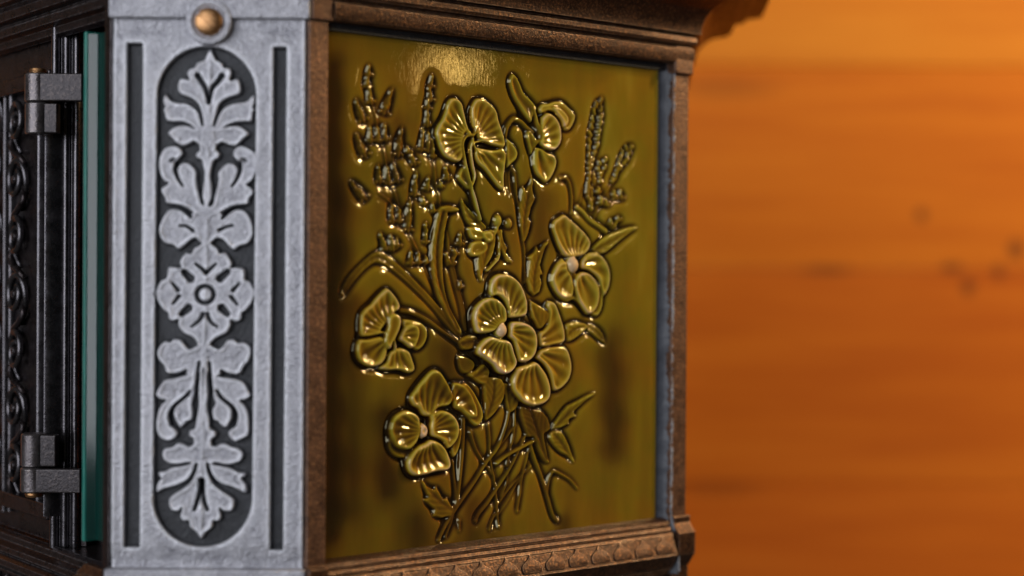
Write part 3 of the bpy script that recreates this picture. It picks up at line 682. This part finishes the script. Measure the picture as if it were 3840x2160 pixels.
# --- pansy at the lower left
petal('E', [(945, -32), (1005, 20), (1052, 100), (1086, 180), (1090, 250), (1050, 310), (1005, 300), (920, 210), (850, 160), (860, 20)], 2.6, (840, 250), 0, cup=0.3)
petal('E', [(843, -12), (903, -32), (973, 18), (1023, 108), (1047, 180), (1042, 245), (980, 245), (920, 192), (850, 142)], 3.6, (760, 220), 20, cup=0.9)
petal('E', [(345, 380), (400, 300), (560, 360), (520, 520), (490, 565), (400, 552), (345, 480)], 2.6, None, 0, cup=0.3)
petal('E', [(860, 350), (920, 330), (905, 480), (860, 560), (830, 500)], 2.6, None, 0, cup=0.3)
petal('E', [(693, -132), (755, -122), (806, -52), (846, 28), (860, 90), (825, 155), (740, 178), (680, 240), (620, 230), (585, 180), (540, 150), (516, 90), (556, 20), (618, -60)], 4.2, (640, 340), 28, cup=1.0, edge=1.4)
petal('E', [(500, 182), (552, 200), (592, 230), (606, 290), (606, 360), (582, 432), (530, 494), (480, 500), (410, 474), (368, 400), (357, 320), (388, 240), (440, 200)], 4.8, (645, 350), 26, cup=1.0, edge=1.4)
petal('E', [(675, 220), (740, 182), (812, 188), (872, 228), (908, 300), (904, 390), (862, 462), (810, 494), (765, 432), (685, 392), (672, 330), (680, 270)], 4.8, (640, 350), 26, cup=1.0, edge=1.4)
petal('E', [(590, 462), (640, 440), (690, 412), (752, 430), (803, 480), (838, 560), (845, 622), (812, 664), (730, 674), (640, 700), (556, 706), (506, 662), (496, 580), (540, 500)], 5.4, (640, 360), 24, cup=1.8, edge=1.5)
bump_at('E', (642, 352), 2.9, 3.9, 6.8, 'flower_center', ring=2.4)

Hn = T.H*1000
mmc = 0.001/T.c
H1 = gauss(Hn, 0.45*mmc)
foot = (T.ID > 0).astype(float)
moat = 2.0*sm(1.7*gauss(foot, 2.0*mmc))+0.7*sm(1.5*gauss(foot, 4.5*mmc))
Hf = 1.02*H1-moat; Hf = Hf+0.30*np.clip(gauss(Hf, 0.9*mmc)-Hf, 0, 9)                                # sunk relief: the ground dips to the foot of every stem and petal
yy, xx = np.mgrid[0:T.ny, 0:T.nx]
Hf = Hf+0.10*np.sin(xx/230.0+yy/900.0)+0.07*np.sin(xx/97.0-yy/650.0+1.3)+0.05*np.sin(yy/140.0+xx/400.0)
edge = np.minimum((T.nx-1-xx)*T.c*1000, 99); Hf = Hf-2.4*(1-sm((edge-1.2)/3.2))
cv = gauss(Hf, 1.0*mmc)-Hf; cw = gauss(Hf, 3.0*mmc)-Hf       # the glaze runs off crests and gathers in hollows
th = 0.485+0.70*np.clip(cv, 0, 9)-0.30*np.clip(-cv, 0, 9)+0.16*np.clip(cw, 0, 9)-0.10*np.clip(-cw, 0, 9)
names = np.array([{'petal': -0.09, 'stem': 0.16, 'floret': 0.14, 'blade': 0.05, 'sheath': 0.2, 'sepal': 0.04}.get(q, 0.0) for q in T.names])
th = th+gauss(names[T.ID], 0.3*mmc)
# runs of thick glaze that crept down the tile before it set
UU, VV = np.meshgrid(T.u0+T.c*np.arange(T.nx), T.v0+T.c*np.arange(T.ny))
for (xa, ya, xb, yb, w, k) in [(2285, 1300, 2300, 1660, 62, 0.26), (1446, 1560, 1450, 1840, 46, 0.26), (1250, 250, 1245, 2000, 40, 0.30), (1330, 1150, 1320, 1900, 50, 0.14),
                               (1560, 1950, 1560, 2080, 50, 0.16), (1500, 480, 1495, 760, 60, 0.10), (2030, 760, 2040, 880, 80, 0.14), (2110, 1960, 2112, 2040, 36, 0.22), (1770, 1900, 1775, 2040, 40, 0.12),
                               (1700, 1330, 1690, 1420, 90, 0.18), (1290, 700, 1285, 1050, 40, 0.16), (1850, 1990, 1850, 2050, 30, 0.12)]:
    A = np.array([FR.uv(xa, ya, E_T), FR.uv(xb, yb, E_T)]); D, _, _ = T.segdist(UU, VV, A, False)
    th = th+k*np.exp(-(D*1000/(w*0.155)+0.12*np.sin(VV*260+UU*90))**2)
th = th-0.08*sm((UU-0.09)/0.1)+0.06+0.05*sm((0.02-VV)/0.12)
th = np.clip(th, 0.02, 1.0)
tile = box('flower_tile', FR, TU0-0.001, TU1+0.002, TV0, TV1, E_T-0.016, E_T-0.0035, M['clay'], stove, bevel=0)
tile['label'] = 'olive glazed ceramic tile with a bouquet of pansies in relief'
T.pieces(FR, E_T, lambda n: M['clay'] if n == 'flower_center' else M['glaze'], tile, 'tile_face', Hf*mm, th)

# ------------------------------------------------------------------ the pilaster
pz0 = FP.uv(780, 2132)[1]; pz1 = FP.uv(780, 66)[1]
PW = PXR-PXL
pil = box('pilaster', FP, 0.0012, PW-0.0004, pz0-0.002, pz1+0.030, -0.014, -0.0062, M['slate'], stove, bevel=0)
pil['label'] = 'silvery cast pilaster with leaf and rosette ornament'
K4 = ('4', 380, 0, 900/1449.0); K5 = ('5', 380, 700, 900/1630.0); K6 = ('6', 380, 1360, 900/1630.0)
def pp(k, pts): return np.array([FP.uv(k[1]+x*k[3], k[2]+y*k[3]) for x, y in pts])
def axis_x(z):                               # the ornament's axis leans a little
    a = pp(K4, [(655, 300)])[0]; b = pp(K6, [(672, 1190)])[0]; return a[0]+(b[0]-a[0])*(z-a[1])/(b[1]-a[1])
def mirror(P): return np.array([(2*axis_x(v)-u+random.gauss(0, 0.00022), v+random.gauss(0, 0.00022)) for u, v in P])
Q = Relief(0.0006, PW-0.0006, pz0-0.001, pz1+0.001, 0.00030)
# everything starts as the dark ground; the face plate and the ornament stand up from it
U_, V_ = np.meshgrid(Q.u0+Q.c*np.arange(Q.nx), Q.v0+Q.c*np.arange(Q.ny))
nl, nr = pp(K4, [(345, 700)])[0][0], pp(K4, [(935, 700)])[0][0]
ntop = pp(K4, [(650, 283)])[0][1]; nbot = pp(K6, [(690, 1250)])[0][1]
lean = (axis_x(nbot)-axis_x(ntop))/(nbot-ntop)*0.35
nc = (nl+nr)/2+(V_-(ntop+nbot)/2)*lean-0.0009; rad = (nr-nl)/2
dy = np.maximum(np.maximum(V_-(ntop-rad), (nbot+rad)-V_), 0)
niche = np.hypot(np.where(dy > 0, U_-nc, np.abs(U_-nc)), dy)-rad            # signed distance to the niche
def rect_sd(p0, p1):
    (ul, vt), (ur, vb) = p0, p1; cx, cy = (ul+ur)/2, (vt+vb)/2
    qx = np.abs(U_-cx-(V_-cy)*lean*0.4)-(ur-ul)/2; qy = np.abs(V_-cy)-abs(vt-vb)/2
    return np.hypot(np.maximum(qx, 0), np.maximum(qy, 0))+np.minimum(np.maximum(qx, qy), 0)
g1 = rect_sd(FP.uv(477, 163), FP.uv(522, 2052)); g2 = rect_sd(FP.uv(1026, 178), FP.uv(1060, 2062))
sd = np.minimum(np.minimum(niche, g1), g2)*1000
DEEP = 3.4
plate = DEEP*sm((sd+0.45)/1.0)
Q.put((slice(0, Q.ny), slice(0, Q.nx)), plate*mm, sd > -0.1, 'face_plate')
ORN = []
def orn(k, pts, name, both=True, kk=3, slits=()):
    """one ornament piece: a traced half outline, mirrored about the axis and joined"""
    P = pp(k, pts)
    polys = [smooth_closed(P, kk)] + ([smooth_closed(mirror(P), kk)] if both else [])
    Q.names.append(name); pid = len(Q.names)-1
    for p in polys:
        win, X, Y = Q.window(p.min(0)-0.001, p.max(0)+0.001)
        D, _, ins = Q.segdist(X, Y, p, True); d = np.where(ins, D, -D)*1000
        h = DEEP*sm((d+0.40)/0.9)*0.98+0.12*np.exp(-((d-0.9)/0.5)**2)-0.25*sm((d-1)/2.0)
        H = Q.H[win]; w = (d > -0.6) & (h > H); H[w] = h[w]*mm if False else H[w]
        hm = h*mm; w = (d > -0.6) & (hm > H); H[w] = hm[w]; Q.ID[win][(d > -0.05) & w] = pid
    return pid
def slit(k, pts, w, both=True, taper=(1, 0.3), depth=1.0):
    P0 = pp(k, pts); ww = w*k[3]*0.5*0.122e-3
    for P in ([P0, mirror(P0)] if both else [P0]):
        P = smooth_open(P, 5); win, X, Y = Q.window(P.min(0)-ww*2.2, P.max(0)+ww*2.2)
        D, t, _ = Q.segdist(X, Y, P, False); f = t/(len(P)-1); wl = ww*(taper[0]+(taper[1]-taper[0])*f)
        cut = (1-sm((D-wl*0.6)/(wl*0.9+1e-6)))*depth
        H = Q.H[win]; H -= cut*DEEP*mm*0.85*(H > 0.5*mm); Q.ID[win][(cut > 0.55)] = 0
# 1 top palmette
orn(K4, [(660, 325), (620, 360), (578, 375), (560, 405), (530, 415), (515, 445), (528, 478), (480, 470), (460, 505), (460, 545), (480, 570), (530, 590), (580, 625), (605, 690), (612, 760), (600, 850), (660, 890)], 'palmette')
orn(K4, [(612, 760), (590, 685), (555, 645), (510, 620), (460, 618), (420, 605), (385, 565), (370, 610), (382, 645), (370, 655), (380, 690), (392, 728), (430, 738), (480, 735), (530, 752), (580, 790), (640, 800), (660, 760)], 'palmette_leaf')
orn(K4, [(570, 775), (520, 757), (470, 757), (425, 775), (398, 805), (420, 830), (450, 862), (490, 882), (530, 870), (560, 855), (600, 882), (660, 880), (660, 780)], 'palmette_leaf')
slit(K4, [(580, 455), (605, 495), (630, 540), (645, 620)], 34, taper=(0.8, 0.5))
# 2 scrolled leaves and stem
orn(K4, [(655, 860), (590, 870), (592, 905), (566, 930), (578, 958), (602, 968), (612, 1010), (622, 1060), (612, 1120), (608, 1200), (650, 1260)], 'stem_cup')
orn(K4, [(492, 930), (480, 895), (440, 878), (390, 888), (355, 928), (343, 990), (353, 1050), (375, 1092), (402, 1108), (362, 1132), (360, 1160), (380, 1195), (385, 1222), (420, 1242), (480, 1242), (530, 1268), (600, 1310), (650, 1310), (640, 1250), (606, 1230), (592, 1180), (580, 1130), (574, 1080), (574, 1035), (550, 1000), (515, 980), (480, 985), (458, 1010), (450, 985), (470, 955)], 'scroll_leaf')
slit(K4, [(452, 985), (446, 1030), (466, 1085), (492, 1122)], 26)
slit(K4, [(440, 960), (415, 975), (430, 955)], 16, depth=0.5)
orn(K5, [(640, 160), (600, 190), (570, 165), (520, 148), (460, 153), (430, 185), (400, 240), (387, 290), (395, 340), (430, 385), (490, 402), (520, 428), (560, 405), (600, 368), (640, 350), (668, 378), (715, 380), (715, 160)], 'acanthus_leaf')
slit(K5, [(530, 265), (580, 270), (622, 298)], 24, taper=(0.4, 0.8), depth=0.7)
slit(K5, [(420, 135), (500, 135), (560, 160), (606, 205)], 34, taper=(1, 0.5))
# 3 rosette
orn(K5, [(720, 385), (662, 400), (625, 420), (610, 452), (575, 448), (545, 475), (528, 520), (540, 548), (500, 545), (455, 545), (445, 580), (440, 620), (400, 640), (375, 690), (366, 725), (385, 790), (420, 840), (450, 860), (455, 900), (490, 915), (520, 905), (520, 945), (545, 985), (580, 1010), (612, 1022), (645, 1058), (655, 1085), (710, 1085), (715, 735)], 'rosette')
ctr = pp(K5, [(703, 733)])[0]
def ring():
    R1, R2 = 43*K5[3]*0.122e-3, 72*K5[3]*0.122e-3
    win, X, Y = Q.window(ctr-R2*1.3, ctr+R2*1.3); d = np.hypot(X-ctr[0], Y-ctr[1]); mid = (R1+R2)/2
    cut = 1-sm((np.abs(d-mid)-(R2-R1)*0.22)/((R2-R1)*0.42)); Q.H[win] -= cut*DEEP*mm*0.7; Q.ID[win][cut > 0.6] = 0
ring()
slit(K5, [(560, 580), (605, 625)], 46, taper=(0.7, 1.0)); slit(K5, [(545, 865), (590, 825)], 46, taper=(0.7, 1.0))
slit(K5, [(480, 655), (520, 705)], 24, taper=(0.5, 1), depth=0.7); slit(K5, [(485, 795), (525, 745)], 24, taper=(0.5, 1), depth=0.7)
slit(K5, [(640, 525), (680, 555), (708, 585)], 24, taper=(0.5, 1), depth=0.8); slit(K5, [(610, 950), (660, 915), (690, 865)], 24, taper=(0.5, 1), depth=0.7)
# 4 lower scrolled leaves
orn(K5, [(715, 1050), (655, 1075), (600, 1102), (570, 1078), (540, 1040), (490, 1035), (470, 1055), (430, 1050), (395, 1080), (374, 1130), (388, 1180), (420, 1215), (440, 1265), (490, 1282), (550, 1266), (600, 1290), (640, 1290), (715, 1200)], 'acanthus_leaf')
orn(K6, [(640, 60), (560, 88), (480, 104), (430, 114), (400, 148), (375, 192), (368, 220), (395, 250), (436, 258), (408, 282), (380, 340), (368, 420), (380, 490), (420, 527), (470, 532), (510, 502), (516, 470), (480, 430), (466, 380), (470, 335), (500, 290), (560, 245), (620, 200), (645, 130), (655, 40)], 'scroll_leaf')
orn(K6, [(618, 200), (560, 245), (505, 290), (487, 340), (500, 390), (532, 442), (556, 430), (582, 402), (616, 388), (622, 330), (616, 280), (632, 220), (648, 100)], 'drop_leaf')
slit(K6, [(400, 95), (480, 92), (530, 80), (572, 58)], 36, taper=(1, 0.5))
slit(K6, [(478, 420), (464, 360), (490, 300), (560, 240), (600, 195)], 28, taper=(1, 0.5))
orn(K6, [(690, -60), (668, -60), (664, 100), (655, 200), (656, 300), (642, 380), (632, 445), (596, 462), (592, 498), (622, 520), (628, 560), (690, 560)], 'stem_cup')
slit(K6, [(662, 0), (648, 120), (640, 220), (640, 300)], 22, taper=(0.7, 1.2))
# 5 bottom palmette
orn(K6, [(690, 530), (640, 540), (600, 568), (560, 552), (520, 545), (480, 572), (430, 582), (408, 620), (424, 665), (470, 690), (530, 692), (590, 680), (640, 700), (690, 690)], 'palmette_leaf')
orn(K6, [(650, 670), (590, 690), (540, 702), (480, 712), (430, 737), (390, 742), (382, 768), (402, 785), (374, 830), (372, 886), (420, 862), (480, 846), (550, 822), (600, 786), (635, 730), (690, 690)], 'palmette_leaf')
orn(K6, [(690, 670), (650, 690), (628, 760), (592, 822), (540, 862), (480, 900), (453, 940), (470, 1002), (522, 1012), (545, 988), (533, 1050), (560, 1082), (590, 1076), (600, 1120), (640, 1152), (674, 1195), (690, 1100)], 'palmette')
slit(K6, [(675, 800), (668, 880), (650, 940), (630, 1000)], 34, taper=(0.9, 0.5))
slit(K6, [(520, 850), (590, 806), (628, 745), (645, 690)], 28, taper=(1, 0.5))
Hq = gauss(Q.H*1000, 0.22*0.001/Q.c)
Hq = Hq+0.05*np.sin(V_*210)+0.05*np.sin(U_*330+V_*90)
# the plate dishes slightly under the cap and above the foot
vv = (V_-pz0)*1000; vt_ = (pz1-V_)*1000
Hq = Hq-1.1*(1-sm((vv-3)/9.0))-0.8*(1-sm((vt_-5)/8.0))
e_ = np.minimum(U_-U_.min(), U_.max()-U_)*1000; Hq = Hq-0.9*(1-sm(e_/1.0))+0.22*np.exp(-((e_-1.4)/0.9)**2)
nz = gauss(RNG.normal(0, 1, Hq.shape), 2.2)*3+gauss(RNG.normal(0, 1, Hq.shape), 6.0)*9
Hq = Hq+0.030*nz                                  # sand-cast skin
wear_shade = np.clip(0.5+0.85*(Hq-gauss(Hq, 0.9*0.001/Q.c))+0.14*(Hq-gauss(Hq, 2.5*0.001/Q.c)), 0, 1)
Q.pieces(FP, -DEEP*mm, lambda n: M['slate'] if n == 'niche_ground' else M['silver'], pil, 'niche_ground', Hq*mm, wear_shade)
# cap with screw boss, side cheeks, foot ledge
su, sv = FP.uv(786, 84); 
cap = box('pilaster_cap', FP, -0.0008, PW+0.0012, pz1-0.0006, pz1+0.030, -0.012, 0.0022, M['plain_silver'], pil, bevel=0.0010)
lathe('screw_boss', FP, su, sv, [(0.0106, -0.004), (0.0106, 0.0020), (0.0100, 0.0030), (0.0080, 0.0032), (0.0074, 0.0026), (0.0070, 0.0018), (0.0, 0.0018)], M['plain_silver'], pil, seg=48)
def screw():
    R = 0.0065; V = []; Fc = []; ns, nr_ = 120, 30
    ca, sa = math.cos(math.radians(-40)), math.sin(math.radians(-40))
    for j in range(nr_+1):
        r = R*j/nr_
        for i in range(ns):
            a = 2*math.pi*i/ns; x, y = r*math.cos(a), r*math.sin(a)
            q = abs(-x*sa+y*ca); h = 0.0030+0.0024*math.sqrt(max(0, 1-(r/R)**2))
            if q < 0.0008: h -= 0.0016
            if j == nr_: h = 0.0016
            V.append(FP.P(su+x, sv+y, h))
    for j in range(nr_):
        for i in range(ns):
            i2 = (i+1) % ns; Fc.append((j*ns+i, j*ns+i2, (j+1)*ns+i2, (j+1)*ns+i))
    obj('screw', V, Fc, M['brass'], pil, smooth=50)
screw()
box('foot_ledge', FP, -0.0016, PW+0.0006, pz0-0.030, pz0+0.0002, -0.012, 0.0034, M['plain_silver'], pil, bevel=0.0012)
box('cap_side', FR, 0.0010, 0.0122, pz1-0.0004, pz1+0.030, -0.012, 0.0024, M['bar'], pil, bevel=0.0008)
box('left_cheek', FD, -0.0080, -0.0010, pz0-0.010, pz1+0.030, -0.020, -0.0004, M['iron'], pil)
# mitred corner foot where rail meets pilaster
box('corner_foot', FR, -0.0010, 0.0098, zb-0.034, zb-0.0015, -0.012, 0.0052, M['bronze'], pil, bevel=0.0010)

# ------------------------------------------------------------------ the door side (u runs negative, away from the corner)
def du(px, e=-0.008): return FD.uv(px, 1040, e)[0]
dzt = zt+0.0060; dzb = zb-0.006
FE = Frame((0, 0.072), (1, 0))                                  # reeded door edge, turned towards the room
def eu(px): return FE.uv(px, 1040)[0]
door = box('stove_door', FD, -0.24, du(206, -0.012), dzb+0.002, dzt-0.001, -0.022, -0.012, M['iron'], stove, bevel=0)
door['label'] = 'dark cast iron door with scrolls and reeded edge'
# top moulding and base of that side
far = FD.P(-0.26, 0); c0 = FD.P(-0.0015, 0)
tprof = [(-70, 4.0), (-12, 4.0), (-10, -3.0), (-7, -1.5), (-6.5, 2), (-2, 3), (-1.5, 7), (-3, 7.6), (-3, 9), (1.5, 10), (2.5, 14), (1.5, 16), (1.5, 17), (5, 18), (6, 22), (6, 26), (10, 30), (14, 34), (20, 36), (20, 60), (-70, 60)]
sweep('front_cornice', [far, c0], [(a*mm, dzt+b*mm) for a, b in tprof], M['iron'], stove)
lprof = [(-70, 1.0), (-9, 1.0), (-8, 2.0), (-5, 0.5), (-4.5, -2.5), (0, -4), (1.0, -6.5), (0, -8), (3.5, -9.5), (4.5, -12), (4, -14), (8, -22), (8.5, -24), (3, -34), (3, -60), (-70, -60)]
frail = sweep('front_rail', [far, FD.P(-0.012, 0)], [(a*mm, dzb+b*mm) for a, b in lprof], M['iron'], stove)
# short dusty mitre block between rail and pilaster
sweep('mitre_block', [FD.P(-0.034, 0), FD.P(-0.0012, 0)], [(a*mm, dzb+b*mm) for a, b in [(-40, 1.6), (-16, 1.6), (-3, 0.6), (-1, -1.5), (0.5, -2.5), (0.8, -4), (3, -5), (3.4, -7), (5, -8.5), (5.2, -10.5), (8.8, -20), (8.8, -50), (-40, -50)]], M['bronze'], stove)
# zigzag leaves on the front rail
for i in range(9):
    u0 = -0.060-0.011*i
    tube('rail_leaf', FD, [(u0-0.005, dzb-0.0150, 0.0054), (u0-0.002, dzb-0.0195, 0.0072), (u0, dzb-0.0212, 0.0079), (u0+0.002, dzb-0.0195, 0.0072), (u0+0.005, dzb-0.0150, 0.0054)], 0.0007, M['iron'], frail, seg=6)
# reeded edge of the door
for px, w in ((290, 0.0026), (252, 0.0026), (211, 0.0028), (270, 0.0009), (231, 0.0009)):
    u = eu(px); z0, z1 = dzb+0.0012, (dzt+0.0038 if px > 200 else FE.uv(px, 185)[1])
    pr = [(w*math.cos(a), -0.001+(0.0012+w*1.5)*math.sin(a)) for a in np.linspace(0, math.pi, 11)]
    V = [FE.P(u+a, z, e) for z in (z0, z1) for a, e in pr]
    Fc = [(j, j+1, 11+j+1, 11+j) for j in range(10)]+[tuple(range(11)), tuple(range(11, 22))]
    obj('reed', V, Fc, M['reed'], door, smooth=60)
box('door_edge', FE, eu(203), eu(330), dzb+0.0010, dzt+0.0036, -0.012, 0.0, M['iron'], door)
# stiles beside the scroll panel
for px, w, e in ((166, 0.0016, -0.002), (136, 0.0018, -0.0075), (33, 0.0012, -0.0085), (12, 0.0010, -0.0088)):
    u = du(px, e); za, zc = FD.uv(px, 300)[1], FD.uv(px, 1945)[1]
    V = [FD.P(u+w*math.cos(a), z, -0.012+(e+0.012)*math.sin(a)) for z in (zc, za) for a in np.linspace(0, math.pi, 9)]
    obj('stile', V, [(j, j+1, 9+j+1, 9+j) for j in range(8)]+[tuple(range(9)), tuple(range(9, 18))], M['reed'], door, smooth=60)
za, zc = FD.uv(80, 330)[1], FD.uv(80, 1880)[1]
box('top_rail', FD, -0.20, du(196, -0.008), za, za+0.008, -0.0125, -0.0055, M['iron'], door, bevel=0.001)
box('bottom_rail', FD, -0.20, du(196, -0.008), zc-0.008, zc, -0.0125, -0.0055, M['iron'], door, bevel=0.001)
# running scrolls
uc = du(66, -0.009); n = 7; pitch = (za-zc)/n
def scroll(u, v, r0, hand, phase, turns, m, rr=0.0021, tail=True):
    pts = []; K = 44
    for i in range(K):
        f = i/(K-1); a = phase+hand*turns*2*math.pi*f; r = r0*(1-f)**0.8*0.88+r0*0.12
        pts.append((u+r*math.cos(a)*0.86, v+r*math.sin(a), -0.0095+0.0022*math.sin(math.pi*min(1, f*1.2))))
    if tail:
        x0, y0, e0 = pts[0]; tx, ty = hand*-math.sin(phase), hand*math.cos(phase)
        pre = [(x0-tx*k*0.003+math.cos(phase)*-0.00035*k*k, y0-ty*k*0.0032, e0-0.0003*k) for k in range(5, 0, -1)]
        pts = pre+pts
    return tube('scroll', FD, pts, rr, M['reed'], door, seg=8, radii=[rr*(0.5+0.5*min(1, i/8))*(1-0.40*i/len(pts)) for i in range(len(pts))])
for k in range(n):
    v = za-pitch*(k+0.5); hand = 1 if k % 2 else -1
    scroll(uc, v, 0.0112, hand, 0.0 if hand > 0 else math.pi, 1.7, M['iron'])
    lathe('scroll_eye', FD, uc, v, [(0.0028, -0.012), (0.0027, -0.0075), (0.0018, -0.0060), (0, -0.0056)], M['iron'], door, seg=16)
    # linking leaf between two scrolls
    s = 0.0075*hand
    tube('scroll', FD, [(uc+s, v-pitch*0.18, -0.0095), (uc+s*1.25, v-pitch*0.36, -0.0085), (uc+s*0.5, v-pitch*0.52, -0.0078), (uc-s*0.6, v-pitch*0.62, -0.0085), (uc-s*1.1, v-pitch*0.74, -0.0095)], 0.0016, M['iron'], door, seg=8)
    scroll(uc-0.036, v+pitch*0.25, 0.0115, -hand, 0.4, 1.6, M['iron'], 0.0017)
    scroll(uc-0.054, v-pitch*0.15, 0.0095, hand, 2.2, 1.5, M['iron'], 0.0016)
# hinges
def hinge(px, y_lo, y_hi, strap_lo, strap_hi, name):
    ub = FD.uv(px, 900, 0.004)[0]; vl = FD.uv(px, y_lo, 0.004)[1]; vh = FD.uv(px, y_hi, 0.004)[1]; sl = FD.uv(px, strap_lo, 0.004)[1]; sh = FD.uv(px, strap_hi, 0.004)[1]
    root = lathe('hinge', FD, ub, 0, [(0.0, sl), (0.0060, sl), (0.0066, sl+0.0007), (0.0066, sh-0.0007), (0.0060, sh), (0.0, sh)], M['steel'], door, axis=0.004)
    a, b = (vl, sl-0.0003) if vl < sl-0.002 else (sh+0.0003, vh)
    lathe('knuckle', FD, ub, 0, [(0.0, a), (0.0058, a), (0.0064, a+0.0007), (0.0064, b-0.0007), (0.0058, b), (0.0, b)], M['steel'], root, axis=0.004)
    B = FD.P(ub, 0, 0.004); FS = Frame((B.x, B.y), (1, 0)); k = (B.y-CAM.y)/F_PX
    box('strap', FS, 0.0005, (318-px)*k, sl+0.0002, sh-0.0002, 0.0018, 0.0060, M['strap'], root, bevel=0.0008)
    box('strap', FS, 0.0005, (222-px)*k, a+0.0004, b-0.0004, -0.0020, 0.0046, M['strap'], root, bevel=0.0008)
    end = sl-0.0012 if vl >= sl-0.002 else sh+0.0012
    lathe('hinge_pin', FD, ub, 0, [(0.0, end-0.0012), (0.0040, end-0.0012), (0.0044, end), (0.0040, end+0.0012), (0.0, end+0.0012)], M['brass'], root, axis=0.004)
hinge(142, 505, 385, 385, 278, 'upper'); hinge(132, 1745, 1625, 1845, 1752, 'lower')
# glass slip between door and pilaster
gl, gr = du(308, -0.0035), -0.0082
gz0, gz1 = FD.uv(345, 2035)[1], FD.uv(345, 118)[1]
gp = [(-0.0282, -0.0140), (-0.0282, -0.0010), (-0.0275, -0.0018), (-0.0257, -0.0040), (-0.0250, -0.0046), (gr, -0.0062), (gr, -0.0140)]
V = [FD.P(u, z, e) for z in (gz0, gz1) for u, e in gp]; k = len(gp)
pane = obj('glass_pane', V, [(j, (j+1) % k, k+(j+1) % k, k+j) for j in range(k)]+[tuple(range(k)), tuple(range(k, 2*k))], M['glass'], stove, bevel=0.0003)
box('glass_edge', FD, -0.0313, -0.0284, gz0-0.001, gz1+0.001, -0.0140, -0.0002, M['glass_edge'], pane, bevel=0.0006)
box('glass_bed', FD, -0.0400, 0.0060, dzb-0.03, dzt+0.02, -0.046, -0.036, M['iron'], stove, bevel=0)
box('iron_core', FP, -0.045, 0.070, zb-0.07, zt+0.064, -0.112, -0.088, M['iron'], stove, bevel=0)
